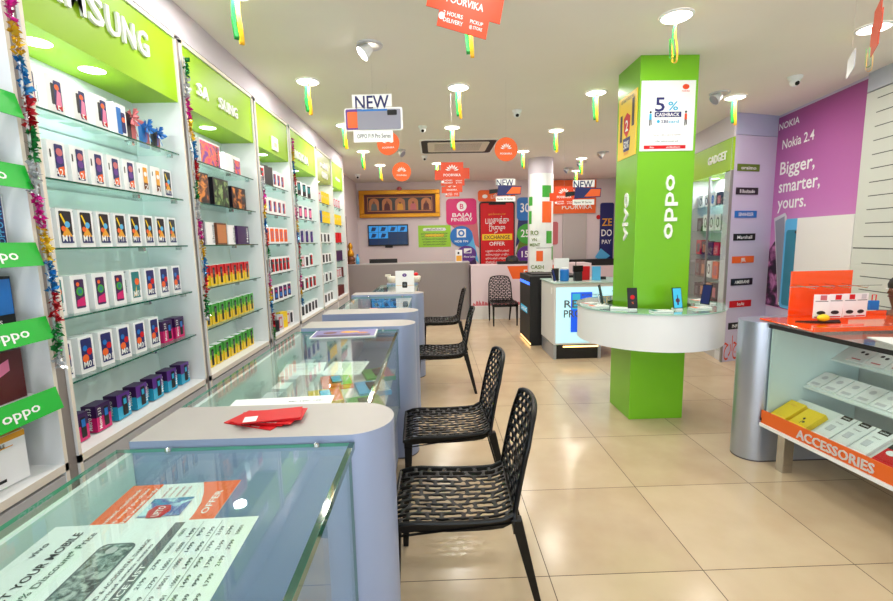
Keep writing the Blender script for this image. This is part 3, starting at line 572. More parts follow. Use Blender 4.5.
# things inside nearest counter
def carton(name, label, x, y, z, w, d, h, body, rz=0, deco=None, cat='box'):
    b = MB(); b.box(-w / 2, w / 2, -d / 2, d / 2, 0, h, M[body])
    F = Fr((0, 0, h), (1, 0, 0), (0, 1, 0))
    if deco: deco(b, F, w, d)
    o = b.build(name); o.location = (x, y, z + .001); o.rotation_euler = (0, 0, R(rz)); return tag(o, label, cat)
carton('charger_box', 'black and red charger box on the counter deck below the price sheet', -.50, 1.20, .44, .09, .19, .05, 'dark', 25, lambda b, F, w, d: (b.rect(F, -w / 2, w / 2, -.01, .012, M['red']), b.rect(F, -.03, .03, .05, .085, M['boxw']), b.disc(F, 0, -.05, .025, M['boxw'])))
carton('accessory_card', 'red price card with white lettering inside nearest counter', -.40, 1.12, .44, .07, .13, .012, 'red', 8, lambda b, F, w, d: b.text(F, 0, 0, .035, 'desk', M['letter'], .002, w=.1, rot=PI / 2), 'card')
carton('accessory_box', 'pale green and white box beside the black and red charger box', -.62, 1.16, .44, .09, .16, .04, 'boxw', 15, lambda b, F, w, d: b.disc(F, 0, 0, .03, M['pgreen']))
for k in range(7):
    carton('earphone_box', f"small dark boxed earphones inside nearest counter, {ORD[k].replace('left', 'camera')}" if k else 'small dark boxed earphones inside nearest counter, closest to camera', -.93, .35 + k * .15, .745, .07, .1, .1, ('dark', 'boxs', 'boxw')[k % 3], 0)
# counter B: dummies and leaflets
def dcal(b, F, w, h):
    for r in range(6):
        for c in range(7): b.text(F, -w / 2 + .03 + c * (w - .06) / 6, h / 2 - .03 - r * (h - .06) / 5, .011, str(r * 7 + c + 1), M['text'], .001)
leaflet('calendar_sheet', 'printed sheet of small figures under the second counter glass', rotF(-.50, 2.42, zt - .0006, -3), .21, .26, dcal)
leaflet('leaflet', 'white leaflet with faint lines under the second counter glass, left of the figures', rotF(-.73, 2.42, zt - .0006, 8), .22, .24, lambda b, F, w, h: (b.rect(F, -.06, .05, -.02, .02, M['boxs']), b.text(F, 0, .06, .014, 'offer price', M['text'], .001, w=.12)))
leaflet('leaflet', 'white slip under the red packets edge on second counter', rotF(-.66, 1.86, 1.0515, 4), .42, .12, lambda b, F, w, h: b.text(F, .1, 0, .014, '99/- 149/- 199/-', M['text'], .001, w=.15))
for k in range(8):
    carton('phone_case_pack', f"white phone case pack in second counter, {ORD[k].replace('left', 'near end')}" if k else 'white phone case pack in second counter, closest to its near end', -.93, 1.92 + k * .18, .745, .09, .12, .13, ('boxw', 'boxs')[k % 2], 0, cat='pack')
COLS = ['orange', 'pgreen', 'orange', 'paper', 'pgreen', 'yellow', 'sky', 'orange', 'pgreen']
for k in range(9):
    t = thing('display_phone', ['orange', 'green', 'orange', 'white', 'green', 'yellow', 'sky blue', 'orange', 'green'][k] + ' card holding a dark handset in second counter, ' + ('row nearest the chairs' if k % 2 == 0 else 'inner row') + ', ' + NTH[k // 2] + ' pair', 'display phone', (-.43 - .27 * (k % 2), 1.96 + .155 * k, .7455), R(18), 'carded handsets inside the second counter')
    c = MB().box(-.10, .10, -.125, .125, 0, .03, M[COLS[k]]).rect(Fr((0, 0, .03), (1, 0, 0), (0, 1, 0)), .02, .095, -.12, .12, M[('paper', 'pgreen', 'orange')[k % 3]]); c.build('card', t)
    MB().box(-.034, .034, -.075, .075, .031, .04, M['soft']).rect(Fr((0, 0, .04), (1, 0, 0), (0, 1, 0)), -.03, .03, -.07, .07, M[('dark', 'screenc')[k % 2]]).build('handset', t, bev=.002)
# counter C
carton('display_phone', 'dark handset lying on the third counter glass', -.66, 4.45, 1.05, .2, .09, .012, 'soft', -4, lambda b, F, w, d: b.rect(F, .0, .08, -.03, .03, M['rose']), 'phone')
carton('leaflet_tray', 'white tray of green leaflets inside the third counter', -.42, 5.0, .44, .16, .5, .3, 'paper', 0, lambda b, F, w, d: (b.disc(F, 0, .1, .06, M['pgreen']), b.disc(F, .02, -.08, .05, M['sky'])), 'tray')
# red packets fanned on the nearest pod
for k, (x, y, r) in enumerate(((-.66, 1.60, -22), (-.64, 1.61, -14), (-.62, 1.60, -6), (-.60, 1.61, 4), (-.61, 1.60, 12))):
    b = MB(); b.box(-.105, .105, -.055, .055, 0, .0035, M['red']); F = Fr((0, 0, .0035), (1, 0, 0), (0, 1, 0))
    if k == 4: b.rect(F, -.09, -.045, -.05, -.0, M['boxw'], .0006)
    else: b.text(F, 0, -.048, .008, 'scratch card', M['letter'], .0004, w=.1)
    o = b.build('red_packet'); o.location = (x, y, 1.0755 + k * .0048); o.rotation_euler = (0, 0, R(r))
    tag(o, 'glossy red paper packet fanned on the nearest counter end, ' + ['undermost', 'second from bottom', 'middle one', 'second from top', 'topmost, with white tag'][k], 'packet', 'red packets fanned on the counter end')
b = MB(); F = rotF(-.66, 3.27, 1.058, 3); b.fbox(F, -.24, .22, -.13, .13, -.007, 0, M['paper']); b.rect(F, -.23, .21, -.12, .12, mat('lavender_print', '#7a6fae', .3)); b.disc(F, .02, .04, .07, M['gold'], .002, 16, .035); b.disc(F, -.12, .02, .05, M['skin'], .002, 14, .03); b.disc(F, .12, .0, .04, M['copper'], .002, 14, .03); b.rect(F, -.2, .18, -.11, -.05, M['dpurple'], .002)
tag(b.build('magazine'), 'glossy purple magazine with golden picture lying on second counter glass', 'magazine')
# boxed smart watch, cream pots
b = MB().box(-.115, .115, -.035, .035, 0, .27, M['boxw']); F = Fr((0, -.035, 0), (1, 0, 0), (0, 0, 1)); b.slab(F, [(-.025, .06), (.025, .06), (.032, .07), (.032, .125), (.025, .135), (-.025, .135), (-.032, .125), (-.032, .07)], .0005, .002, M['soft']); b.disc(F, 0, .098, .018, M['text'], .003, 16); b.rect(F, -.115, .115, .088, .092, M['gold'], .0003); b.disc(F, 0, .22, .028, M['purple'], .001, 20, .022); b.text(F, 0, .22, .014, 'W', M['letter'], .002)
o = b.build('watch_box'); o.location = (-.385, 5.72, 1.076); tag(o, 'white boxed square smartwatch standing on a counter end', 'box')
for x, y, c, l in ((-.68, 7.1, 'cream', 'small cream pot left of the watch box on farthest counter end'), (-.30, 7.12, 'cream', 'small cream pot with red flower right of the watch box')):
    t = thing('pot', l, 'pot', (x, y, 1.076)); MB().lathe((0, 0, 0), [(0, 0), (.05, 0), (.07, .05), (.075, .09), (.06, .1), (0, .1)], M['cream'], 20).build('bowl', t, smooth=True)
    if x > -.5: MB().lathe((0, 0, .1), [(0, 0), (.03, .005), (.04, .03), (.02, .05), (0, .055)], M['red'], 14).build('flower', t, smooth=True)
    else: MB().box(-.1, -.02, -.04, .04, .1, .13, M['cream']).build('packet', t)
# blue stools behind the counter
for x, y, l in ((-1.30, 3.35, 'round blue padded stool behind second counter near the shelves'), (-1.35, 7.1, 'round blue padded stool behind the far counters')):
    t = thing('stool', l, 'stool', (x, y, 0)); MB().lathe((0, 0, .52), [(0, 0), (.18, 0), (.2, .02), (.2, .06), (.17, .085), (0, .09)], M['stool'], 32).build('seat', t, smooth=True)
    MB().lathe((0, 0, 0), [(0, .0), (.18, 0), (.18, .02), (.03, .04), (.025, .06), (.025, .52), (0, .52)], M['steel'], 24).build('pedestal', t, smooth=True)

# ------------------------------------------------------------------ lattice chairs
def lattice(fn, rows, cols, thick, bar, seed, name, parent):
    rnd = random.Random(seed); K = cols * 2
    P = {}
    for r in range(rows + 1):
        for k in range(K + 1):
            u = k / K; v = r / rows
            if 0 < r < rows:
                v += ((.26 if (k + r) % 2 else -.26) + rnd.uniform(-.2, .2)) / rows
                if 0 < k < K: u += rnd.uniform(-.42, .42) / K
            P[(r, k)] = (u * 2 - 1, v)
    vs = []; fs = []
    outer = {k: i for i, k in enumerate(P)}
    vs = [fn(*P[k]) for k in P]
    for r in range(rows):
        st = -1 if r % 2 else 0
        k = st
        while k < K:
            a, c = max(k, 0), min(k + 2, K); ks = list(range(a, c + 1))
            loop = [(r, q) for q in ks] + [(r + 1, q) for q in reversed(ks)]
            cu = sum(P[l][0] for l in loop) / len(loop); cv = sum(P[l][1] for l in loop) / len(loop)
            cen = fn(cu, cv); base = len(vs)
            for l in loop:
                p = vs[outer[l]]; d = (cen - p); L = d.length
                vs.append(p + d * min(.62, bar / max(L, 1e-4) * 1.15))
            n = len(loop)
            for i in range(n): fs.append((outer[loop[i]], outer[loop[(i + 1) % n]], base + (i + 1) % n, base + i))
            k += 2
    me = bpy.data.meshes.new(name); me.from_pydata([tuple(v) for v in vs], [], fs); me.materials.append(M['black'])
    o = bpy.data.objects.new(name, me); COL.objects.link(o)
    s = o.modifiers.new('s', 'SOLIDIFY'); s.thickness = thick; s.offset = 0
    b = o.modifiers.new('b', 'SUBSURF'); b.levels = 1; b.render_levels = 1
    bpy.context.view_layer.update()
    m2 = bpy.data.meshes.new_from_object(o.evaluated_get(bpy.context.evaluated_depsgraph_get())); bpy.data.objects.remove(o)
    m2.polygons.foreach_set('use_smooth', [True] * len(m2.polygons))
    o = bpy.data.objects.new(name, m2); COL.objects.link(o); o.parent = parent; return o
def fseat(u, v):
    x = -.26 + .57 * v; hw = .255 - .012 * (1 - v)
    z = .455 + .012 * u * u - .03 * max(0, (v - .8) / .2) ** 2 + .03 * max(0, (.15 - v) / .15) ** 2 - .012 * math.sin(PI * v)
    return V(x, u * hw, z)
def fback(u, v):
    hw = .245 - .02 * v - .035 * max(0, v - .75) / .25
    top = .5 - .028 * abs(u) ** 3
    x = -.262 - .085 * v - .03 * v * v + .03 * u * u * (.4 + v * .6)
    return V(x, u * hw, .45 + top * v)
def make_chair(label):
    t = thing('lattice_chair', label, 'chair', (0, 0, 0), 0, 'black lattice chairs')
    lattice(lambda u, v: fseat(v * 2 - 1, (u + 1) / 2), 12, 7, .012, .0085, 3, 'seat', t); lattice(fback, 14, 6, .014, .0095, 5, 'backrest', t)
    b = MB(); b.tube([fseat(-1, v / 10) for v in range(11)] + [fseat(u / 4, 1) for u in range(-3, 4)] + [fseat(1, v / 10) for v in range(10, -1, -1)], .011, M['black'], 8)
    for s in (-1, 1):
        P = [fseat(s, v / 10) for v in range(11)]
        b.add([p + V(0, s * .006, .004) for p in P] + [p + V(0, -s * .004, -.045) for p in P], [(i, i + 1, 12 + i, 11 + i) for i in range(10)], M['black'])
        b.add([p + V(0, -s * .012, .004) for p in P] + [p + V(0, -s * .014, -.045) for p in P], [(i, i + 1, 12 + i, 11 + i) for i in range(10)], M['black'])
        b.add([P[0] + V(0, s * .006, -.045), P[10] + V(0, s * .006, -.045), P[10] + V(0, -s * .014, -.045), P[0] + V(0, -s * .014, -.045)], [(0, 1, 2, 3)], M['black'])
    for v in (0, 1): b.box(-.26 + .56 * v, -.25 + .56 * v, -.245, .245, .395 if not v else .385, .45 if not v else .425, M['black'])
    b.build('seat_frame', t, smooth=False)
    MB().tube([fback(-1, v / 8) for v in range(9)] + [fback(u / 6, 1) for u in range(-5, 6)] + [fback(1, v / 8) for v in range(8, -1, -1)], .0125, M['black'], 8).build('back_frame', t, smooth=True)
    def leg(p0, p1, a0, a1):
        b = MB(); vs = []
        for p, a in ((p0, a0), (p1, a1)):
            for dx, dy in ((-1, -1), (1, -1), (1, 1), (-1, 1)): vs.append((p[0] + dx * a, p[1] + dy * a * .8, p[2]))
        b.add(vs, [(0, 1, 5, 4), (1, 2, 6, 5), (2, 3, 7, 6), (3, 0, 4, 7), (0, 3, 2, 1), (4, 5, 6, 7)], M['black']); return b.build('leg', t, bev=.004)
    for s in (-1, 1):
        leg((-.262, s * .236, .47), (-.375, s * .215, 0), .026, .015); leg((.282, s * .236, .425), (.295, s * .235, 0), .026, .015)
    return t
ch = make_chair('black lattice chair nearest the camera, drawn up to the glass counter')
ch.location = (.085, 2.13, 0); ch.rotation_euler = (0, 0, PI - R(2))
dup(ch, (.075, 3.04, 0), PI + R(2), 'second black lattice chair along the glass counters, just behind the nearest one')
dup(ch, (.06, 5.12, 0), PI - R(1), 'black lattice chair by the third counter, halfway down the aisle')
dup(ch, (.10, 7.15, 0), PI + R(1), 'farthest black lattice chair in the counter row, before the grey reception desk')
dup(ch, (1.37, 9.15, 0), -PI / 2 + R(2), 'black lattice chair facing the camera before the pale printed counter')

# ------------------------------------------------------------------ lime pillar with round counter
PX0, PX1, PY0, PY1 = 1.80, 2.31, 4.05, 4.52
pil = MB().box(PX0, PX1, PY0, PY1, 0, CZ, M['green']).build('pillar', bev=.004); struct(pil)
PF = Fr((0, PY0, 0), (1, 0, 0), (0, 0, 1)); PL = Fr((PX0, 0, 0), (0, -1, 0), (0, 0, 1))
# upright raised names
def upright(F, a, b, h, word, m, L):
    MB().text(F, a, b, h, word, m, .001, w=L, ext=.012, rot=PI / 2).build('lettering', pil)
upright(PF, 2.075, 1.97, .115, 'oppo', M['letter'], .56); upright(PL, -4.26, 1.90, .11, 'vivo', M['letter'], .44)
def poster(name, label, F, a0, a1, b0, b1, m, deco, cat='poster', t=.006):
    b = MB(); b.fbox(F, a0, a1, b0, b1, .0005, t, m); F2 = Fr(F.p((a0 + a1) / 2, (b0 + b1) / 2, t), F.r, F.u); deco(b, F2, a1 - a0, b1 - b0); return tag(b.build(name), label, cat)
def dcash(b, F, w, h):
    b.disc(F, .15, .24, .03, M['deep'], .001, 14, .022); b.text(F, .15, .205, .014, 'POORVIKA', M['deep'], .001, w=.07)
    b.text(F, -.07, .1, .12, '5', M['navy'], .001, w=.085); b.text(F, .045, .085, .075, '%', M['cyan'], .001, w=.09)
    b.rect(F, -.115, .12, -.01, .035, M['navy']); b.text(F, 0, .0125, .03, 'CASHBACK', M['letter'], .002, w=.21)
    b.disc(F, -.08, -.045, .014, M['cyan'], .001, 14); b.text(F, -.025, -.045, .026, 'SBI', M['navy'], .001, w=.06); b.text(F, .055, -.045, .028, 'card', M['cyan'], .001, w=.09)
    b.rect(F, -.15, .14, -.175, -.14, M['boxs']); b.rect(F, -.147, .137, -.172, -.143, M['boxw'], .0015); b.text(F, 0, -.157, .012, 'Terms and conditions apply on all transactions', M['text'], .002, w=.25)
    b.text(F, 0, -.21, .012, 'Offer valid till month end', M['text'], .001, w=.2); b.rect(F, -.2, .17, -.275, -.245, M['red']); b.text(F, -.13, -.26, .014, 'Shop', M['letter'], .002); b.text(F, .06, -.26, .014, 'poorvikamobile.com', M['letter'], .002, w=.12)
    for sx, c in ((-.15, 'cyan'), (.16, 'deep')): b.slab(F, [(sx - .012, -.03), (sx + .012, -.03), (sx + .01, .02), (sx - .01, .02)], .0005, .001, M[c]); b.disc(F, sx, .033, .01, M['dark'], .001, 12); b.slab(F, [(sx - .01, -.08), (sx - .002, -.08), (sx, -.03), (sx - .01, -.03)], .0005, .001, M['dark']); b.slab(F, [(sx + .004, -.08), (sx + .012, -.07), (sx + .01, -.03), (sx + .002, -.03)], .0005, .001, M['dark'])
poster('poster', 'white cashback poster with a large numeral on the lime pillar front', PF, 1.812, 2.285, 2.455, 3.04, M['paper'], dcash)
def dyel(b, F, w, h):
    b.slab(F, [(-.07, .08), (-.06, -.04), (0, -.1), (.06, -.04), (.07, .08), (0, .12)], .0008, .002, M['red']); b.text(F, 0, .01, .1, '2', M['letter'], .003, w=.06)
    b.rect(F, -.15, -.1, -.12, .12, M['dark']); b.rect(F, .1, .15, -.02, .22, M['dark']); b.slab(F, [(-.06, -.22), (.06, -.22), (.08, -.1), (-.08, -.1)], .0005, .0015, M['navy']); b.text(F, 0, -.16, .07, '50%', M['letter'], .003, w=.11)
    b.text(F, 0, .24, .03, 'GET READY FOR DOUBLE', M['dark'], .001, w=.28); b.rect(F, -.05, .05, -.25, -.225, M['gold'])
poster('poster', 'yellow poster with red shield on the left face of the lime pillar', PL, -4.475, -4.085, 2.44, 3.0, M['yellow'], dyel)
# ring counter
RC = (2.055, 4.29); r = .665
t = thing('round_counter', 'round white display counter ringing the lime pillar', 'counter', (0, 0, 0))
n = 72
b = MB(); P = []
for rr_, z in ((.36, .765), (.60, .745), (r - .012, .745), (r - .012, 1.055), (.37, 1.055)):
    pass
auto(MB().lathe((RC[0], RC[1], 0), [(.37, .75), (r - .012, .745), (r - .012, 1.06), (.37, 1.06)], M['white'], n).build('body', t), 30)
auto(MB().lathe((RC[0], RC[1], 0), [(.37, 1.0605), (r, 1.0605), (r, 1.0725), (.37, 1.0725)], mat('pale_green_glass_top', '#a9cfc0', .08, coat=1), n).build('glass_rim', t), 30)
RZ = 1.073
def phone(x, y, z, rz, tilt, scr, label, s=1.0, stand=True):
    t = thing('display_phone', label, 'display phone', (x, y, z), R(rz), 'demo phones on stands')
    T = Matrix.Translation((0, 0, .012)) @ Matrix.Rotation(R(-tilt), 4, 'X')
    b = MB(); b.box(-.037 * s, .037 * s, -.004, .004, 0, .16 * s, M['soft'], T)
    F = Fr(T @ V(0, -.0045, 0), (T.to_3x3() @ V(1, 0, 0)), (T.to_3x3() @ V(0, 0, 1))); b.build('handset', t)
    c = MB(); c.rect(F, -.033 * s, .033 * s, .006, .154 * s, M[scr], .0005)
    if scr == 'screenc': c.disc(F, 0, .07, .02, M['brown'], .001, 14); c.poly(F, [(-.008, .03), (.008, .03), (.003, .12), (-.003, .12)], M['navy'], .0012)
    elif scr == 'dark': c.disc(F, 0, .1, .02, M['red'], .001, 12); c.text(F, 0, .05, .02, '%', M['orange'], .001)
    c.build('screen', t)
    MB().box(-.03, .03, -.02, .05, 0, .012, M['white']).tube([(0, .03, .01), (0, .03 + .05 * math.sin(R(tilt)), .09)], .006, M['white'], 8).build('stand', t)
    return t
phone(1.60, 4.25, RZ, 60, 12, 'navy', 'slim blue demo phone at the left edge of the round counter', 1.15)
phone(1.745, 3.92, RZ, -5, 12, 'dark', 'demo phone with dark patterned screen left of the pillar front edge', 1.15)
phone(2.12, 3.86, RZ, 6, 12, 'screenc', 'demo phone with light blue screen before the pillar front', 1.15)
phone(2.47, 4.05, RZ, -62, 12, 'navy', 'dark blue demo phone tilted at right of the round counter', 1.15)
for k, (x, y, rz, c, l) in enumerate(((1.52, 4.15, 10, 'orange', 'orange and white price card at left of the round counter'), (1.66, 3.98, -20, 'paper', 'white price card beside the dark screened demo phone'), (1.93, 3.78, 0, 'teal', 'pale card with teal mark at the round counter front'), (2.34, 3.90, 12, 'orange', 'orange edged price card right of the blue screened phone'), (2.52, 4.12, 25, 'paper', 'white price card beside the tilted blue phone'), (1.50, 4.33, 30, 'rose', 'rose price card at far left of round counter'), (2.60, 4.36, 30, 'orange', 'small orange card at far right of the round counter'))):
    carton('price_card', l, x, y, RZ, .17, .09, .012, 'paper', rz, (lambda c: lambda b, F, w, d: (b.rect(F, -w / 2, -w / 4, -d / 2, d / 2, M[c]), b.text(F, .03, 0, .012, 'Rs 15,990', M['text'], .001, w=.08)))(c), 'card')

# ------------------------------------------------------------------ kiosks
t = thing('lightbox_kiosk', 'white kiosk with lit sky-blue front panel and glass top', 'kiosk', (0, 0, 0))
MB().box(1.66, 2.72, 6.25, 7.0, .21, 1.085, M['plinth'], mats={0: M['plinth']}).build('body', t, bev=.004)
MB().box(1.64, 2.74, 6.23, 7.02, 1.0855, 1.10, mat('pale_green_top', '#bcd6cc', .15), mats={4: M['edgel']}).build('glass_top', t)
KF = Fr((0, 6.249, 0), (1, 0, 0), (0, 0, 1))
b = MB().rect(KF, 1.69, 2.70, .235, 1.03, M['lightbox'], .001); b.rect(KF, 1.90, 2.20, .39, .96, M['lightblue'], .002); b.rect(KF, 1.92, 2.03, .72, .94, M['screenc'], .003); b.text(KF, 1.90, .80, .11, 'RE', M['text'], .004, w=.19); b.text(KF, 1.93, .66, .11, 'PRO', M['text'], .004, w=.26)
b.text(KF, 2.2, .92, .025, 'BEYOND THE BEST', M['text'], .003, w=.3); b.text(KF, 2.55, .97, .03, 'realme', M['text'], .003, w=.15); b.build('light_panel', t)
MB().rect(Fr((1.659, 0, 0), (0, -1, 0), (0, 0, 1)), -6.42, -6.34, .93, 1.02, M['letter'], .001).build('name_plate', t)
MB().box(1.66, 2.34, 6.27, 6.95, 0, .205, M['soft'], mats={0: M['silver']}).box(1.66, 1.70, 6.245, 6.269, 0, .205, M['silver']).box(2.30, 2.34, 6.245, 6.269, 0, .205, M['silver']).build('base', t)
MB().box(1.80, 2.30, 6.255, 6.262, .17, .19, M['warm']).build('led_strip', t)
t = thing('dark_kiosk', 'black kiosk with blue lit strip and glowing base behind the white one', 'kiosk', (0, 0, 0))
MB().box(1.50, 2.3, 7.1, 7.95, .05, 1.13, M['soft']).build('body', t, bev=.004)
LF = Fr((1.499, 0, 0), (0, -1, 0), (0, 0, 1))
MB().rect(LF, -7.9, -7.12, .98, 1.03, M['ledblue'], .001).build('light_strip', t); MB().rect(LF, -7.85, -7.3, .50, .60, M['screenc'], .001).text(LF, -7.57, .55, .06, 'SAMSUNG', M['letter'], .002, w=.45).build('name_plate', t)
MB().box(1.52, 2.28, 7.12, 7.93, 0, .05, M['soft']).box(1.512, 1.519, 7.12, 7.93, .02, .045, M['warm']).build('base', t)
KZ = 1.1005
phone(1.71, 6.40, KZ, 55, 14, 'navy', 'slim tilted demo phone at left end of the white kiosk')
for x, y, w, d, h, c, l, cat in ((1.755, 6.55, .09, .05, .18, 'soft', 'black boxed gadget left on the white kiosk', 'box'), (1.93, 6.86, .22, .05, .31, 'boxw', 'tall white phone box standing at the back of the white kiosk', 'box'), (2.20, 6.58, .13, .05, .20, 'red', 'small red box on the white kiosk', 'box'), (2.34, 6.50, .12, .03, .20, 'sky', 'light blue demo handset box right on the white kiosk', 'box')):
    carton('phone_box', l, x, y, KZ - .0005, w, d, h, c, 0, None, cat)
tg = thing('gadget_tin', 'blue cylindrical tin with white pattern on the white kiosk', 'tin', (1.875, 6.50, KZ)); MB().lathe((0, 0, 0), [(0, 0), (.06, 0), (.065, .02), (.065, .15), (.06, .17), (0, .17)], M['blue'], 24).build('body', tg, smooth=True); MB().lathe((0, 0, .171), [(0, 0), (.05, 0), (.05, .02), (0, .02)], M['letter'], 20).build('lid', tg)
tg = thing('card_machine', 'black card machine with aerial on a stand on the white kiosk', 'card machine', (2.06, 6.47, KZ)); MB().box(-.055, .055, -.04, .04, 0, .13, M['soft']).build('base', tg, bev=.006); MB().box(-.07, .07, -.025, .025, .131, .22, M['black']).build('head', tg, bev=.006); MB().tube([(-.03, 0, .22), (-.03, 0, .31)], .006, M['black']).build('aerial', tg)
carton('cable_pack', 'flat black pack at the right end of the white kiosk', 2.47, 6.62, KZ - .001, .1, .06, .04, 'soft')
carton('keyboard', 'flat dark tray on top of the black kiosk', 1.72, 7.5, 1.13, .3, .5, .02, 'soft')

# ------------------------------------------------------------------ round white column
t = MB().lathe((2.1, 9.0, 0), [(.24, 0), (.24, CZ)], M['wall'], 96).build('column', smooth=True); struct(t)
def curved(a0, a1, z0, z1, m, rr=.246, n=16):
    P = []; c = V(2.1, 9.0, 0)
    for k in range(n + 1):
        a = R(a0 + (a1 - a0) * k / n)
        P += [c + V(rr * math.sin(a), -rr * math.cos(a), z0), c + V(rr * math.sin(a), -rr * math.cos(a), z1)]
    return P, [(2 * k, 2 * k + 2, 2 * k + 3, 2 * k + 1) for k in range(n)]
b = MB()
for a0, a1, z0, z1, m in ((-70, 75, .9, 2.95, 'paper'),): b.add(*curved(a0, a1, z0, z1, M[m]), M[m])
for a0, a1, z0, z1, m in ((-5, 40, 2.50, 2.72, 'pgreen'), (-5, 45, 2.02, 2.42, 'orange'), (-75, -50, 2.35, 2.52, 'pgreen'), (-75, -55, 2.0, 2.25, 'pgreen'), (15, 50, 1.62, 1.86, 'pgreen'), (-30, 0, 1.28, 1.48, 'orange'), (50, 75, 1.3, 1.56, 'pgreen'), (-30, 60, 1.53, 1.54, 'text')):
    b.add(*curved(a0, a1, z0, z1, M[m], .2475), M[m])
for word, a, z, h in (('RO', -38, 1.83, .09), ('VN', -40, 1.70, .06), ('MENT', -36, 1.60, .06), ('CASH', -25, 1.17, .075), ('BACK', -25, 1.06, .06)):
    aa = R(a); F = Fr((2.1 + .2485 * math.sin(aa), 9.0 - .2485 * math.cos(aa), z), (math.cos(aa), math.sin(aa), 0), (0, 0, 1)); b.text(F, 0, 0, h, word, M['olive'], .004)
tag(b.build('column_poster'), 'white wrap poster with green and orange squares around the round column', 'poster')

# ------------------------------------------------------------------ reception desks at the back
t = thing('reception_desk', 'long grey reception desk with rounded end before the rear wall', 'desk', (0, 0, 0))
pts = [(-1.98, 9.72), (.60, 9.72)] + [(.60 + .16 * math.cos(a), 9.88 + .16 * math.sin(a)) for a in [(-PI / 2 + PI / 2 * k / 8) for k in range(1, 9)]] + [(.76, 10.4), (-1.98, 10.4)]
Fz = Fr((0, 0, 0), (1, 0, 0), (0, 1, 0))
auto(MB().slab(Fz, pts, .0, 1.23, mat('warm_grey_desk', '#8f8787', .45)).build('body', t)); auto(MB().slab(Fz, pts, 1.2305, 1.245, M['podtop']).build('worktop', t))
t = thing('printed_counter', 'pale pink printed counter with orange flash on white plinth', 'counter', (0, 0, 0))
MB().box(.775, 3.4, 9.75, 10.3, .28, 1.17, M['pinkw']).build('body', t)
F = Fr((0, 9.75, 0), (1, 0, 0), (0, 0, 1))
b = MB().poly(F, [(1.56, 1.14), (2.6, 1.14), (2.6, .86), (1.68, .86)], M['orange']); b.text(F, 1.96, .99, .14, 'F', M['letter'], .002); b.text(F, 2.12, .99, .14, 'REE', M['letter'], .002, w=.2); b.build('orange_flash', t)
bb = MB()
for k in range(40):
    x = .8 + k * .065; bb.poly(F, [(x, .29), (x + .07, .29), (x + .06, .33 + .05 * abs(math.sin(k * 1.7))), (x + .02, .36 + .05 * abs(math.sin(k * 2.3)))], M['rose'], .001)
bb.build('printed_skyline', t)
MB().box(.775, 3.4, 9.70, 10.3, 0, .279, M['plinth']).build('plinth', t)
def item(name, label, cat, x, y, z, w, d, h, m, rz=0): return carton(name, label, x, y, z - .001 + .0006, w, d, h, m, rz, None, cat)
item('monitor', 'thin black monitor top rim showing over the grey desk', 'monitor', -1.15, 10.2, 1.245, .62, .06, .09, 'soft')
b = MB().box(-.07, .07, -.07, .07, 0, .26, M['boxw']); F = Fr((0, -.07, 0), (1, 0, 0), (0, 0, 1)); b.rect(F, -.06, .06, .02, .14, M['gold']); b.rect(F, -.03, .01, .17, .22, M['dark'])
o = b.build('phone_box'); o.location = (.53, 9.95, 1.2456); tag(o, 'white and yellow upright box on the right of the grey desk', 'box')
t = thing('computer', 'black computer with rounded webcam hump on the printed counter', 'computer', (1.72, 10.05, 1.1705)); MB().box(-.33, .33, -.1, .1, 0, .06, M['soft']).build('base', t, bev=.01); MB().lathe((0, 0, .06), [(.15, 0), (.14, .07), (.08, .12), (0, .13)], M['soft'], 20).build('hump', t, smooth=True)
# golden figurine beside blue bottle on grey desk
t = thing('figurine', 'small golden seated figurine at the left end of grey desk', 'figurine', (-1.83, 9.95, 1.2455))
MB().lathe((0, 0, 0), [(0, 0), (.09, 0), (.1, .03), (.07, .05), (.09, .08), (.1, .12), (.06, .17), (0, .18)], M['brown'], 20).build('pedestal', t, smooth=True)
MB().lathe((0, 0, .16), [(0, 0), (.07, .01), (.08, .06), (.05, .14), (.03, .16), (.055, .2), (.05, .25), (.02, .3), (0, .31)], M['goldf'], 20).build('body', t, smooth=True)
t = thing('spray_bottle', 'blue bottle beside the golden figurine', 'bottle', (-1.68, 9.93, 1.2455)); MB().lathe((0, 0, 0), [(0, 0), (.04, 0), (.042, .12), (.02, .16), (.018, .18)], M['sky'], 16).build('body', t, smooth=True); MB().lathe((0, 0, .18), [(.022, 0), (.022, .035), (0, .036)], M['blue'], 16).build('cap', t)

# ------------------------------------------------------------------ rear wall fittings
BF = Fr((0, 12.099, 0), (1, 0, 0), (0, 0, 1))
t = thing('framed_picture', 'wide gilded frame with a row of arched dark figures', 'picture', (0, 0, 0))
b = MB()
for a0, a1, b0, b1 in ((-1.93, .17, 2.93, 3.04), (-1.93, .17, 2.34, 2.44), (-1.93, -1.80, 2.44, 2.93), (.05, .17, 2.44, 2.93)): b.fbox(BF, a0, a1, b0, b1, 0, .11, M['goldf'])
b.build('frame', t, bev=.01)
b = MB().fbox(BF, -1.80, .05, 2.44, 2.93, 0, .03, M['maroon']); b.rect(BF, -1.72, -.03, 2.50, 2.87, M['copper'], .032); b.rect(BF, -1.70, -.05, 2.52, 2.85, M['dark'], .034)
for k in range(5):
    x = -1.55 + k * .34
    b.poly(BF, [(x - .13, 2.53), (x + .13, 2.53), (x + .13, 2.74)] + [(x + .13 * math.cos(a), 2.74 + .1 * math.sin(a)) for a in [PI * q / 8 for q in range(1, 8)]] + [(x - .13, 2.74)], M['copper'], .036)
    b.poly(BF, [(x - .08, 2.53), (x + .08, 2.53), (x + .07, 2.66), (x + .03, 2.72), (x, 2.78), (x - .03, 2.72), (x - .07, 2.66)], M[('text', 'maroon', 'gold', 'rose', 'maroon')[k]], .038); b.disc(BF, x, 2.72, .03, M['skin'], .04, 12)
b.build('picture_panel', t)
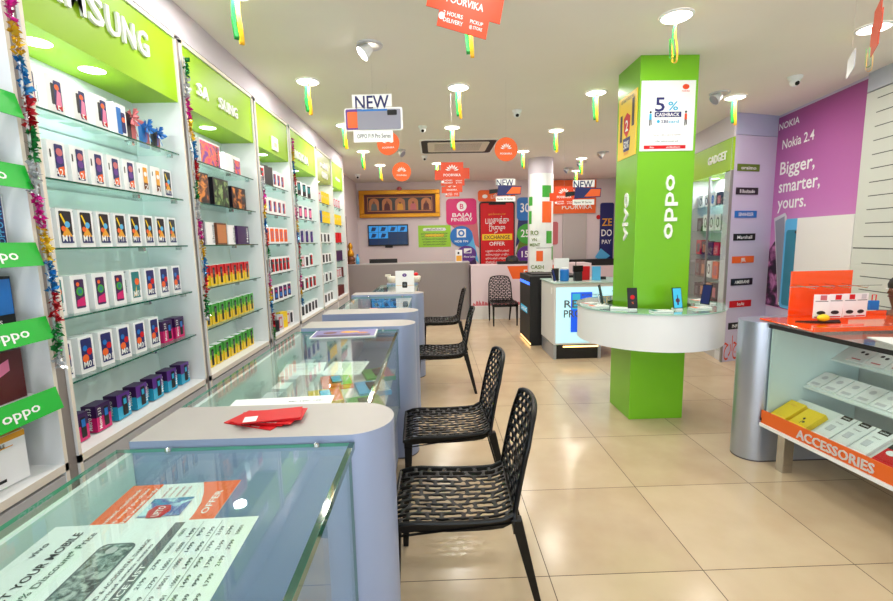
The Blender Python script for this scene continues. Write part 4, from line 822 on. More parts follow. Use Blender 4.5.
MB().lathe((-.87, 11.97, 3.02), [(0, 0), (.05, .01), (.07, .05), (.04, .09), (0, .1)], M['rose'], 14).build('crest_flower', t)
t = thing('security_monitor', 'wall screen showing blue camera tiles below the gilded picture', 'screen', (0, 0, 0))
MB().fbox(BF, -1.74, -.68, 1.61, 2.16, 0, .05, M['soft']).fbox(BF, -1.3, -1.1, 1.56, 1.61, 0, .05, M['soft']).build('casing', t, bev=.005)
b = MB()
for r_ in range(3):
    for c in range(4):
        x = -1.71 + c * .253; z = 1.64 + r_ * .165; lit = r_ > 0 and not (r_ == 1 and c > 1)
        b.rect(BF, x, x + .245, z, z + .158, M['tv' if lit else 'tvd'], .052)
        if lit: b.poly(BF, [(x + .05, z + .02), (x + .16, z + .03), (x + .2, z + .12), (x + .09, z + .13)], M['tvd'], .053)
b.build('screen', t)
TA = 'அறிவிப்பு'
def dgr(b, F, w, h):
    b.slab(F, [(-.28, .14), (.28, .14), (.31, .17), (.28, .22), (-.28, .22), (-.31, .17)], .0005, .001, M['paper']); b.text(F, 0, .18, .05, TA, M['dark'], .002, w=.45)
    for k in range(5): b.text(F, 0, .07 - k * .07, .04, 'வாடிக்கையாளர் கவனத்திற்கு', M['dark'], .002, w=.72 - .03 * k)
    b.rect(F, -.25, .25, -.02, .06, M['yellow'], .001)
poster('notice', 'lime notice with yellow band and lines of writing on rear wall', BF, -.42, .44, 1.55, 2.12, mat('notice_green', '#9ad22a', .4), dgr, 'notice')
# exchange offer graphic: a big phone with speech-bubble panels
def rrp(a0, a1, b0, b1, c=.05, k=4):
    P = []
    for (x, y, s) in ((a1 - c, b0 + c, -PI / 2), (a1 - c, b1 - c, 0), (a0 + c, b1 - c, PI / 2), (a0 + c, b0 + c, PI)):
        P += [(x + c * math.cos(s + PI / 2 * q / k), y + c * math.sin(s + PI / 2 * q / k)) for q in range(k + 1)]
    return P
t = thing('exchange_offer_sign', 'large red phone-shaped offer sign with coloured panels on rear wall', 'sign', (0, 0, 0))
b = MB(); b.slab(BF, rrp(1.20, 2.14, .6, 2.70, .07), 0, .03, M['soft']); b.slab(BF, rrp(1.235, 2.105, .6, 2.665, .05), .03, .032, M['red']); b.rect(BF, 1.45, 1.9, 2.62, 2.67, M['soft'], .034)
b.text(BF, 1.67, 2.38, .04, 'நம்பிக்கையான', M['gold'], .036, w=.45); b.text(BF, 1.67, 2.22, .17, 'பழசுக்கு', M['letter'], .036, w=.62); b.text(BF, 1.67, 2.02, .17, 'புதுசு', M['letter'], .036, w=.42)
b.rect(BF, 1.27, 2.07, 1.70, 1.86, M['yellow'], .034); b.text(BF, 1.67, 1.78, .10, 'EXCHANGE', M['maroon'], .037, w=.68); b.text(BF, 1.67, 1.61, .10, 'OFFER', M['letter'], .037, w=.42)
for k in range(4): b.text(BF, 1.67, 1.42 - k * .1, .05, ['பழைய மொபைல்', 'கொடுத்து புதிய', 'மொபைல் பெறலாம்', 'இன்றே வாருங்கள்'][k], M['letter'], .037, w=.62)
b.build('phone_panel', t)
b = MB(); b.slab(BF, rrp(1.17, 2.15, 2.77, 3.06, .07), 0, .05, M['orange']); b.disc(BF, 1.35, 2.90, .07, M['letter'], .052, 16, .05); b.text(BF, 1.77, 2.90, .11, 'பூர்விகா', M['letter'], .053, w=.52); hp = b.build('header_panel', t)
hp.location = (0, 0, -.06)
for nm, m, m2, pts, tail in (('pink_panel', 'magenta', 'rose', rrp(.33, 1.13, 2.12, 2.80, .1), [(.40, 2.15), (1.12, 2.6), (1.19, 1.5)]), ('blue_panel', 'blue', 'sky', [(.72 + .3 * math.cos(q * PI / 12), 1.82 + .27 * math.sin(q * PI / 12)) for q in range(24)], [(.75, 1.56), (1.0, 1.95), (1.18, 1.1)]), ('purple_panel', 'purple', 'dpurple', [(.85 + .26 * math.cos(q * PI / 12), 1.35 + .22 * math.sin(q * PI / 12)) for q in range(24)], [(.8, 1.15), (1.05, 1.45), (1.18, .7)]),
                             ('deep_blue_panel', 'blue', 'navy', rrp(2.20, 2.90, 2.2, 2.80, .1), [(2.26, 2.5), (2.7, 2.2), (2.17, 1.5)]), ('green_panel', 'pgreen', 'olive', [(2.5 + .3 * math.cos(q * PI / 12), 1.85 + .27 * math.sin(q * PI / 12)) for q in range(24)], [(2.3, 1.8), (2.6, 1.6), (2.17, 1.3)]), ('violet_panel', 'purple', 'dpurple', [(2.5 + .3 * math.cos(q * PI / 12), 1.3 + .24 * math.sin(q * PI / 12)) for q in range(24)], [(2.32, 1.3), (2.6, 1.1), (2.17, .9)])):
    b = MB(); k = {'pink': 0, 'blue': 1, 'purp': 2, 'deep': 0, 'gree': 1, 'viol': 2}[nm[:4]]
    b.slab(BF, tail, 0, .012 + .004 * k, M[m2]); b.slab(BF, pts, 0, .02 + .006 * k, M[m if nm != 'deep_blue_panel' else 'blue']); o = .022 + .006 * k
    if nm == 'pink_panel': b.disc(BF, .74, 2.60, .13, M['letter'], o); b.text(BF, .74, 2.60, .14, 'B', M['magenta'], o + .002); b.text(BF, .74, 2.38, .1, 'BAJAJ', M['letter'], o, w=.5); b.text(BF, .74, 2.26, .09, 'FINSERV', M['letter'], o, w=.56)
    if nm == 'blue_panel': b.rect(BF, .6, .84, 1.79, 2.01, M['letter'], o); b.disc(BF, .72, 1.9, .085, M['blue'], o + .002); b.disc(BF, .72, 1.9, .045, M['letter'], o + .004); b.text(BF, .72, 1.69, .06, 'HDB FIN', M['letter'], o, w=.35)
    if nm == 'purple_panel': b.rect(BF, .78, .98, 1.37, 1.50, M['letter'], o); b.poly(BF, [(.8, 1.39), (.96, 1.39), (.96, 1.47)], M['purple'], o + .002); b.text(BF, .93, 1.28, .05, 'Pine Labs', M['letter'], o, w=.3)
    if nm == 'deep_blue_panel': b.text(BF, 2.50, 2.54, .24, '30%', M['letter'], o, w=.42)
    if nm == 'green_panel': b.text(BF, 2.50, 1.87, .2, '25%', M['letter'], o, w=.40)
    if nm == 'violet_panel': b.text(BF, 2.50, 1.32, .17, '15%', M['letter'], o, w=.36)
    b.build(nm, t)
b = MB()
for r_ in range(9):
    for c in range(6):
        if (c < r_): b.disc(BF, .55 - c * .07, 1.75 - r_ * .08, .012, M['boxs'], .001, 8)
tag(b.build('dot_pattern_decal'), 'faint dotted wall decal left of the coloured offer panels', 'decal', None, 'stuff')
# shop-name sign, grey pilaster, blue phone poster
t = thing('shop_sign', 'large orange shop name sign at rear right', 'sign', (0, 0, 0)); MB().fbox(BF, 3.12, 4.28, 2.36, 3.22, 0, .06, M['orange']).build('panel', t)
b = MB().text(BF, 3.78, 2.53, .12, 'POORVIKA', M['letter'], .062, w=.80)
b.build('lettering', t); b = MB()
for k in range(5):
    a = R(20 + 28 * k); cx, cz = 3.85, 2.75; b.poly(BF, [(cx, cz), (cx + .3 * math.cos(a - .12), cz + .3 * math.sin(a - .12)), (cx + .34 * math.cos(a), cz + .34 * math.sin(a)), (cx + .3 * math.cos(a + .12), cz + .3 * math.sin(a + .12))], M['letter'], .063)
b.build('emblem', t)
struct(MB().fbox(BF, 3.42, 4.05, 0, 2.355, 0, .05, mat('grey_pilaster', '#b9b2b0', .5)).build('trim_3'))
t = thing('phone_poster', 'dark blue phone-shaped poster with yellow and white capitals', 'poster', (0, 0, 0)); b = MB(); b.slab(BF, rrp(4.42, 4.78, .95, 2.62, .05), 0, .03, M['navy']); b.text(BF, 4.60, 2.12, .2, 'ZE', M['gold'], .032, w=.27); b.text(BF, 4.60, 1.84, .18, 'DO', M['letter'], .032, w=.28); b.text(BF, 4.60, 1.6, .11, 'PAY', M['letter'], .032, w=.25); b.build('panel', t); MB().slab(BF, [(4.3, 1.2), (4.45, 1.05), (4.7, 1.22), (4.45, 1.42)], .03, .06, M['sky']).build('megaphone', t)
b = MB().disc(BF, 4.38, 2.25, .06, M['red'], .003); tag(b.build('red_sticker'), 'small round red sticker on rear wall beside the orange sign', 'sticker')
b = MB().slab(BF, rrp(3.08, 3.3, 1.55, 2.15, .05), 0, .01, M['rose']); tag(b.build('rose_decal'), 'rose coloured rounded wall decal right of the round column', 'decal')
item('counter_screen', 'long low black cabinet top at the rear right wall', 'cabinet', 4.0, 11.7, 1.0, 1.5, .25, .16, 'soft')
struct(MB().box(3.2, 4.75, 11.4, 12.09, 0, .999, M['pinkw']).build('trim_4'))

# ------------------------------------------------------------------ gadget cabinet and brand panel
t = thing('gadget_cabinet', 'glass fronted cabinet of gadgets under a lime header sign', 'cabinet', (0, 0, 0))
MB().fbox(GU, 0, 1.3, 2.545, 2.955, -.02, 0, M['lime']).fbox(GU, 0, 1.08, 2.545, 2.955, -.33, -.02, M['lime']).build('header_panel', t)
MB().text(GU, .86, 2.76, .11, 'GADGET', M['letter'], ext=.012, w=.55).build('lettering', t)
MB().fbox(GU, 0, 1.08, .0, 2.54, -.33, -.31, M['backlit']).fbox(GU, 0, .02, 0, 2.54, -.31, -.02, M['boxs']).fbox(GU, 1.06, 1.08, 0, 2.54, -.31, -.02, M['boxs']).fbox(GU, .02, 1.06, 0, .12, -.31, -.02, M['grey']).fbox(GU, 1.08, 1.27, 0, 2.54, -.03, -.02, M['boxs']).build('carcass', t)
for a in (0, .64, 1.27): MB().fbox(GU, a, a + .03, 0, 2.54, -.019, .005, M['frame']).build('frame_post', t)
MB().fbox(GU, .03, .64, .13, 2.53, -.012, -.006, G).build('glass_door', t); MB().fbox(GU, .67, 1.27, .13, 2.53, -.012, -.006, G).build('glass_door', t)
GZ = [2.13, 1.78, 1.43, 1.10, .78, .45]
for z in GZ: MB().fbox(GU, .022, 1.058, z - .01, z, -.305, -.03, GS).build('glass_shelf', t)
for a in (.35, .95): MB().lathe(tuple(GU.p(a, 2.543, -.2)), [(0, 0), (.05, 0), (.055, .002)], M['led'], 20).build('recessed_light', t)
rg = random.Random(4)
GB = [[('boxw', 'headphone'), ('boxw', 'headphone'), ('boxw', 'blue'), ('soft', 'grey'), ('soft', 'grey')], [('soft', 'green'), ('boxw', 'headphone'), ('boxw', 'headphone'), ('boxw', 'headphone'), ('soft', 'x')], [('red', 'x'), ('soft', 'x'), ('dpurple', 'x'), ('red', 'x'), ('red', 'x')], [('maroon', 'x'), ('brown', 'x'), ('boxw', 'headphone'), ('orange', 'x'), ('brown', 'x')], [('soft', 'x'), ('soft', 'x'), ('copper', 'x'), ('soft', 'x'), ('navy', 'x')], [('soft', 'x'), ('brown', 'x'), ('soft', 'x'), ('soft', 'x')], [('brown', 'x'), ('soft', 'x'), ('soft', 'x')]]
CN = {'boxw': 'white', 'soft': 'black', 'red': 'red', 'dpurple': 'purple', 'maroon': 'maroon', 'brown': 'brown', 'copper': 'tan', 'orange': 'orange', 'navy': 'navy'}
for k, z in enumerate(GZ + [.12]):
    L_ = GB[k]; n = len(L_)
    for j, (c, s) in enumerate(L_):
        a = .03 + (1.02) * (j + .5) / n; w = 1.02 / n * .80; h = rg.uniform(.17, .25); d = .12
        F = Fr(GU.p(a, z + .001, -.10), GU.r, GU.u); b = MB(); b.fbox(F, -w / 2, w / 2, 0, h, -d, 0, M[c])
        if s == 'headphone': b.disc(F, 0, h * .5, w * .28, M['dark'], .001, 18, h * .32); b.disc(F, 0, h * .5, w * .16, M[c], .002, 18, h * .22)
        elif s == 'blue': b.disc(F, 0, h * .5, w * .28, M['blue'], .001, 18, h * .32)
        else: b.rect(F, -w * .3, w * .3, h * .15, h * .75, M[('text', 'copper', 'dark', 'rose')[j % 4]], .001)
        tag(b.build('gadget_box'), f"{CN[c]} gadget box, {ORD[j]} on {['top', 'second', 'third', 'fourth', 'fifth', 'sixth', 'lowest'][k]} shelf of the gadget cabinet", 'box', 'gadget boxes in the glass cabinet')
struct(MB().fbox(BPf, .012, .85, 0, 2.98, -.04, 0, M['lilac']).build('trim_5'))
for k, (word, c, l) in enumerate((('oraimo', 'olive', 'olive green'), ('B Boultaudio', 'dark', 'topmost black'), ('SENNHEISER', 'blue', 'blue'), ('Marshall', 'soft', 'black script'), ('JBL', 'orange', 'orange'), ('AMBRANE', 'dark', 'black capitals'), ('boAt', 'red', 'red'), ('INFINITY', 'soft', 'lowest black'))):
    z = 2.575 - k * .298; x = .265 + .002 * k
    b = MB(); b.fbox(BPf, x - .19, x + .19, z - .045, z + .045, .0005, .008, M[c]); b.text(BPf, x, z, .045 if word != 'JBL' else .05, word, M['letter'], .0095, w=None if len(word) < 5 else .26)
    tag(b.build('brand_plate'), f"{l} brand name plate on the lilac panel beside the gadget cabinet", 'sign', 'brand name plates on the lilac panel')
b = MB().text(BPf, .29, .25, .22, 'حراجشان', M['deep'], .001, w=.5); tag(b.build('script_decal'), 'orange flowing script decal low on the lilac panel', 'decal')

# ------------------------------------------------------------------ right-hand wall graphic, hardboard, slat wall
t = thing('wall_graphic', 'large purple and pink phone advert covering the right wall', 'poster', (0, 0, 0))
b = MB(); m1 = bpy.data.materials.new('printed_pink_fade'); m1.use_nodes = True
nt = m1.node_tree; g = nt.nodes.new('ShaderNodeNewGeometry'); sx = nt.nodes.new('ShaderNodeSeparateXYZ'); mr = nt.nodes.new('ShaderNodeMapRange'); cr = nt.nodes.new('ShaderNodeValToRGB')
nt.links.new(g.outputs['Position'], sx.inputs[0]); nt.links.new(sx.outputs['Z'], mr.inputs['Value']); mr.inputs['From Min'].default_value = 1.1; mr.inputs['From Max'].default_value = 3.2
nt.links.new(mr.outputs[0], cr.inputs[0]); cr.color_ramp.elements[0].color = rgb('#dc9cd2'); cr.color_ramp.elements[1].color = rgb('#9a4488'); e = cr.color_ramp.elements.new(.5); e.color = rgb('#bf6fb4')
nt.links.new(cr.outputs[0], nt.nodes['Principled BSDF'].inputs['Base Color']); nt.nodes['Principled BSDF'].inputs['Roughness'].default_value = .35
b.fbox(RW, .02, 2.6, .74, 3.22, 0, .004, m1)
pk = [(.02, .75), (2.6, .75), (2.6, 1.1)]; prof = [(2.2, 1.25), (1.9, 1.1), (1.5, 1.3), (1.2, 1.2), (1.0, 1.42), (.85, 1.36), (.7, 1.52), (.55, 1.45), (.45, 1.62), (.33, 1.52), (.22, 1.62), (.1, 1.5), (.02, 1.52)]
b.poly(RW, pk + prof, M['rock'], .0055); b.build('panel', t)
MB().text(RW, .13, 3.10, .085, 'NOKIA', M['letter'], .006, align='l', w=.42).build('lettering', t); MB().text(RW, .23, 2.86, .12, 'Nokia 2.4', M['letter'], .006, align='l', w=.62).build('lettering', t)
for k, (wd, z, w_) in enumerate((('Bigger,', 2.56, .68), ('smarter,', 2.33, .80), ('yours.', 2.12, .58))): MB().text(RW, .22, z, .165, wd, M['letter'], .006, align='l', w=w_).build('lettering', t)
b = MB(); b.slab(RW, [(.17, 1.92), (.40, 1.98), (.44, 1.94), (.54, .80), (.40, .78)], .006, .008, M['boxs']); b.slab(RW, [(.20, 1.88), (.40, 1.94), (.51, .84), (.40, .82)], .008, .009, mat('printed_silver_phone', '#8d8fa0', .3)); b.slab(RW, rrp(.43, .95, .76, 1.90, .05), .009, .012, M['sky']); b.slab(RW, rrp(.47, .92, .80, 1.76, .04), .012, .013, mat('printed_screen', '#2a7f9a', .3)); b.disc(RW, .66, 1.73, .018, M['dark'], .014, 12); b.build('printed_phones', t)
hb = MB().fbox(RW, .74, 1.655, .0, 1.90, .02, .05, M['boardw']).build('hardboard_sheet'); tag(hb, 'blank white hardboard sheet leaning against the purple wall advert', 'board')
t = thing('slat_wall', 'pale grey slatted display wall with thin dark grooves at right', 'display wall', (0, 0, 0))
SF = Fr(RW.p(0, 0, .045), RW.r, RW.u)
MB().fbox(SF, 1.66, 8.4, .0, 1.55, -.03, .0, M['slat']).build('lower_panel', t); MB().fbox(SF, 1.66, 8.4, 1.562, 3.06, -.03, .0, M['slat']).build('upper_panel', t); MB().fbox(SF, 1.66, 8.4, 1.5495, 1.5625, -.03, -.008, M['slot']).build('joint', t)
for k in range(20):
    z = 2.98 - .131 * k
    if z < .5: break
    if abs(z - 1.557) < .05: continue
    MB().fbox(SF, 1.80, 8.2, z - .004, z + .004, -.01, .0012, M['slot']).build('groove', t)
struct(MB().fbox(RW, 1.66, 8.4, 3.07, 3.249, .0, .045, mat('pale_blue_band', '#b6bccb', .5)).build('trim_6'))

# ------------------------------------------------------------------ accessories case on the right
t = pod(3.175, 3.44, 'brushed silver rounded counter end beside the accessories case', x0=2.31, x1=3.2, h=1.075, right=False)
CF = Fr((2.405, 3.165, 0), (.0995, -.995, 0), (0, 0, 1)); CF.n = V(-1, 0, 0); L_ = 2.6; D_ = .72
t = thing('accessories_case', 'glass accessories showcase with orange lettered band and sloping tiers', 'showcase', (0, 0, 0))
MB().fbox(CF, 0, L_, .30, .322, -D_, .012, M['white']).build('bottom_board', t)
MB().fbox(CF, .0, L_, .323, .42, -.012, 0, mat('case_band_orange', '#e2641e', .4)).build('orange_band', t)
b = MB(); b.text(CF, .30, .37, .062, 'ACCESSORIES', mat('silver_letter', '#d9dadd', .35, metal=.3), align='l', w=.50, ext=.004); b.build('lettering', t)
MB().fbox(CF, .0, L_, .421, 1.052, -.034, -.026, GT).build('front_glass', t)
MB().fbox(CF, .0, L_, 1.053, 1.066, -D_, -.02, GT).build('glass_top', t)
MB().fbox(CF, .0, L_, 1.040, 1.067, -.0195, -.010, M['soft']).build('top_rim', t)
MB().fbox(CF, -.0, .012, .323, 1.05, -D_ + .02, -.036, mat('pale_mint_board', '#dbe8e8', .35)).build('end_panel', t)
MB().fbox(CF, .0, L_, .323, 1.05, -D_, -D_ + .015, M['plinth']).build('rear_panel', t)
for k, (c0, c1, z0, z1) in enumerate(((-.04, -.28, .345, .50), (-.29, -.46, .60, .70), (-.48, -.66, .80, .92))):
    P = [CF.p(a, z, c) for a in (.013, L_ - .02) for (c, z) in ((c0, z0), (c1, z1), (c1, z1 - .012), (c0, z0 - .012))]
    b = MB().add(P, [(0, 4, 5, 1), (3, 2, 6, 7), (0, 3, 7, 4), (1, 5, 6, 2), (0, 1, 2, 3), (4, 7, 6, 5)], M['paper'], ); b.build('sloping_tier', t)
for a in (.10, 1.3, 2.4): MB().fbox(CF, a, a + .06, 0, .2995, -.12, -.05, M['steel']).build('leg', t); 
for a in (.10, 2.4): MB().fbox(CF, a, a + .06, 0, .2995, -D_ + .04, -D_ + .1, M['steel']).build('leg', t)
MB().fbox(CF, .0, .008, .34, .36, .001, .006, M['soft']).build('clip', t)
def tier(k): return ((-.04, -.28, .345, .50), (-.29, -.46, .60, .70), (-.48, -.66, .80, .92))[k]
def pack(k, a, w, body, label, deco, d=.014, frac=(.1, .92), name='accessory_pack'):
    c0, c1, z0, z1 = tier(k); p0 = CF.p(a, z0, c0); p1 = CF.p(a, z1, c1); u = (p1 - p0); Lh = u.length; F = Fr(p0 + u * frac[0] + V(0, 0, .0), CF.r, u); F.o = F.o + F.n * .001
    h = Lh * (frac[1] - frac[0]); b = MB(); b.fbox(F, 0, w, 0, h, 0, d, M[body]); F2 = Fr(F.p(w / 2, h / 2, d), F.r, F.u); deco(b, F2, w, h); return tag(b.build(name), label, 'pack', 'packs on the tiers of the accessories case')
ear = lambda b, F, w, h: (b.disc(F, -.008, .01, .009, M['dark'], .001, 12), b.disc(F, .012, -.02, .009, M['dark'], .001, 12), b.rect(F, -.004, .0, -.04, .01, M['dark']))
pack(0, .03, .12, 'yellow', 'bright yellow earphone pack at the far end of the lowest tier', lambda b, F, w, h: b.text(F, 0, h * .3, .012, 'WIRE 3', M['gold'], .001, w=.05), .05, (.05, .75))
pack(0, .17, .13, 'yellow', 'bright yellow earphone pack with black earbuds picture', ear, .04, (.0, .72))
chg = lambda b, F, w, h: (b.rect(F, -.03, .03, h * .36, h * .5, M['soft']), b.slab(F, [(-.025, -.03), (.01, -.03), (.01, .02), (-.025, .02)], .0005, .006, M['boxs']), b.text(F, 0, h * .22, .01, 'Charger', M['text'], .001, w=.05), b.text(F, 0, h * .43, .014, 'oraimo', M['letter'], .0015, w=.045))
for j in range(3): pack(0, .34 + .115 * j, .105, 'boxw', f"white charger pack with black top tab, {['left', 'middle', 'right'][j]} of the three", chg, .02, (.05, .95))
pods = lambda b, F, w, h: (b.rect(F, -w / 2, w / 2, h * .1, h * .5, M['soft']), b.disc(F, -.02, 0, .028, M['boxw'], .002, 14, .02), b.disc(F, .02, .0, .028, M['boxw'], .002, 14, .02), b.text(F, -.01, -h * .35, .014, 'boAt', M['letter'], .002, w=.04))
for j in range(4): pack(0, .71 + .14 * j, .13, 'red', f"red and black earbud pack on the lowest tier, {ORD[j]}", pods, .02, (.0, .95))
gg = lambda b, F, w, h: (b.disc(F, 0, h * .15, .02, M['boxs'], .001, 12), b.rect(F, -.03, .03, -h * .4, -h * .25, M['boxs']))
for j in range(6): pack(1, .02 + .11 * j, .10, 'boxw', f"white accessory pack on the middle tier, {ORD[j]}", gg, .012)
gx = lambda b, F, w, h: (b.disc(F, -.025, .01, .02, M['text'], .002, 12), b.disc(F, .025, .01, .02, M['text'], .002, 12), b.disc(F, 0, -.03, .018, M['text'], .002, 12), b.rect(F, -.05, .05, h * .35, h * .42, M['boxw']))
for j in range(5): pack(1, .70 + .15 * j, .14, 'copper' if 0 else 'cream', f"peach earphone pack with grey buds on middle tier, {ORD[j]}", gx, .015)
gd = lambda b, F, w, h: (b.disc(F, -.015, .01, .012, M['dark'], .001, 10), b.disc(F, .02, .0, .012, M['dark'], .001, 10), b.rect(F, -.03, .03, -h * .4, -h * .34, M['rose']))
for j in range(3): pack(2, .10 + .13 * j, .12, 'boxw', f"white pack with small black earbuds on highest tier, {ORD[j]}", gd, .012)
gb = lambda b, F, w, h: (b.slab(F, [(-.035, -.04), (-.005, -.04), (-.005, .02), (-.02, .04), (-.035, .02)], .0005, .008, M['dark']), b.slab(F, [(.005, -.04), (.035, -.04), (.035, .02), (.02, .04), (.005, .02)], .0005, .008, M['dark']))
for j in range(7): pack(2, .49 + .13 * j, .12, 'boxw', f"pale pack with pair of black chargers on highest tier, {ORD[j]}", gb, .012)
# orange acrylic stand, tray, lemon, hanging packs
t = thing('acrylic_display_stand', 'glossy orange acrylic stand with upright board and hooks', 'display stand', (0, 0, 0))
TZ = 1.0775
MB().box(2.44, 3.42, 2.82, 3.30, TZ, TZ + .012, M['acr']).build('tray_base', t, bev=.003)
MB().box(2.66, 3.13, 3.301, 3.309, TZ, 1.435, M['acr']).build('upright_board', t, bev=.002)
MB().box(2.44, 3.42, 2.812, 2.819, TZ, TZ + .03, M['acr']).box(2.95, 3.42, 3.302, 3.309, TZ, TZ + .045, M['acr']).build('tray_edge', t)
MB().tube([(2.60, 3.24, 1.325), (3.30, 3.24, 1.325)], .003, M['steel']).build('hook_rail', t)
for x in (2.68, 2.80, 2.92, 3.05): MB().tube([(x, 3.30, 1.335), (x, 3.10, 1.325), (x, 3.09, 1.335)], .0025, M['steel'], 6).build('hook', t)
for j, (x, c, l) in enumerate(((2.72, 'rose', 'leftmost white pack hanging on the orange stand'), (2.83, 'red', 'white pack with red tab hanging second on the orange stand'), (2.94, 'red', 'white pack with red tab hanging third on the orange stand'), (3.03, 'boxs', 'narrow white pack hanging fourth on the orange stand'))):
    F = Fr((x, 3.09 + .008 * j, 1.20), (.98, -.2 + .1 * j, 0), (.06 * (j % 2), 0, 1)); b = MB(); b.fbox(F, -.048, .048, -.085, .085, 0, .006, M['boxw']); b.disc(F, 0, -.045, .028, M['dark'], .007, 14, .014); b.rect(F, -.04, .04, .035, .04, M['text'], .0075); b.rect(F, -.01, .03, .045, .08, M[c], .0075); b.rect(F, -.04, .04, -.08, -.072, M['red'], .0075)
    tag(b.build('hanging_pack'), l, 'pack', 'packs hanging from the orange stand')
t = thing('blue_padlock_pack', 'small blue tag hanging at the right end of the hooks', 'tag', (3.13, 3.12, 1.16), R(-12)); MB().box(-.035, .035, -.006, .006, 0, .07, M['blue']).build('body', t, bev=.008); MB().tube([(-.012, 0, .07), (-.012, 0, .11), (.012, 0, .11), (.012, 0, .07)], .004, M['red'], 8).build('shackle', t)
t = MB().slab(Fr((2.72, 3.08, TZ + .0125), (1, 0, 0), (0, 1, 0)), [(-.16, .03), (-.05, -.05), (.1, -.05), (.17, .04), (.03, .02)], 0, .008, M['soft']).build('black_sleeve'); tag(t, 'flat black sleeve on the orange tray under the lemon', 'sleeve')
t = MB().lathe((2.71, 3.05, TZ + .048), [(.0, -.045), (.006, -.042), (.02, -.028), (.027, 0), (.02, .028), (.006, .042), (0, .045)], M['lemon'], 20, axis='x').build('lemon', smooth=True); tag(t, 'yellow lemon resting on the black sleeve on the orange tray', 'lemon')
carton('paper_sheet', 'white paper sheet lying on the accessories case glass', 2.82, 2.52, 1.066, .36, .25, .004, 'paper', -12, None, 'paper')
carton('paper_pad', 'grey pad lying under the white sheet on the accessories case', 2.88, 2.25, 1.066, .3, .2, .02, 'boxs', -8, None, 'pad')

# ------------------------------------------------------------------ ceiling: lamps with ribbons, spots, cameras, air conditioner
LAMPS = [(1.74, 3.37), (3.37, 3.58), (.27, 3.25), (-1.17, 3.0), (-1.17, 4.58), (.28, 4.80), (1.76, 5.02), (3.42, 5.25), (-1.15, 6.23), (.28, 6.42), (1.78, 6.68), (-1.17, 7.97), (1.60, 8.18), (-1.05, 9.4), (.09, 9.3), (2.9, 9.0), (3.6, 8.0), (3.3, 10.6), (-1.1, 1.4), (.3, 1.6), (1.75, 1.7), (3.1, 1.9), (-1.1, -.3), (.6, -.4), (2.3, -.2), (.4, 10.9)]  # frontmost ones, out of view and without fittings, are added for lighting
def ceiling_where(x, y):
    return f"{'far left' if x < -.6 else 'middle left' if x < .9 else 'middle right' if x < 2.6 else 'far right'} row"
cnt = {}
def make_lamp():
    t = thing('ceiling_light', 'x', 'ceiling light', (0, 0, 0), 0, 'round lamps in the ceiling')
    MB().lathe((0, 0, -.014), [(0, 0), (.095, 0), (.1, .004)], M['lamp'], 32).build('diffuser', t)
    MB().lathe((0, 0, -.016), [(.1, .004), (.112, .006), (.115, .0155)], M['white'], 32).build('trim_ring', t); return t
lamp0 = make_lamp()
def make_ribbon():
    t = thing('ribbon_pair', 'x', 'ribbon', (0, 0, 0), 0, 'green and yellow ribbons under the lamps')
    for s, m, ln in ((-1, 'ribg', .25), (1, 'riby', .275)):
        path = [(0, -.017)] + [(.010 * math.sin(4.5 * k / 12 + s), -.017 - ln * k / 12) for k in range(1, 13)]
        y1, z1 = path[-1]; path += [(y1 + .016 * (1 - math.cos(PI * k / 6)), z1 - .014 * math.sin(PI * k / 6)) for k in range(1, 7)] + [(y1 + .032, z1 + .03 * k) for k in range(1, 5)]
        vs = []
        for y, z in path: xo = s * .013 + .006 * math.sin(z * 14); vs += [(xo - .0125, y, z), (xo + .0125, y, z)]
        MB().add(vs, [(2 * k, 2 * k + 1, 2 * k + 3, 2 * k + 2) for k in range(len(path) - 1)], M[m]).build('green_ribbon' if s < 0 else 'yellow_ribbon', t)
    return t
rib0 = make_ribbon()
first = True
rowc = {}
OR2 = ['nearest', 'second', 'third', 'fourth', 'fifth', 'sixth', 'seventh', 'eighth', 'ninth']
for x, y in sorted(LAMPS, key=lambda q: q[1]):
    vis = y > 2.5; w_ = ceiling_where(x, y)
    if vis:
        k = rowc.get(w_, 0); rowc[w_] = k + 1
        lab = f"round recessed ceiling light, {OR2[k]} in the {w_} of lamps"; lr = f"green and yellow ribbons hanging under the {OR2[k]} lamp of the {w_}"
        if first: o = lamp0; r0 = rib0; first = False
        else: o = dup(lamp0, (0, 0, 0)); r0 = dup(rib0, (0, 0, 0))
        o.location = (x, y, CZ); o['label'] = lab; r0.location = (x, y, CZ - .001); r0['label'] = lr; r0.rotation_euler = (0, 0, random.uniform(-.7, .7))
    L = bpy.data.lights.new('lamp', 'AREA'); L.shape = 'DISK'; L.size = .19; L.energy = (16 if y > 6 else 12) if y > 2.4 else 7; L.color = (1, .95, .88)
    lo = bpy.data.objects.new('lamp_light', L); COL.objects.link(lo); lo.location = (x, y, CZ - .018)
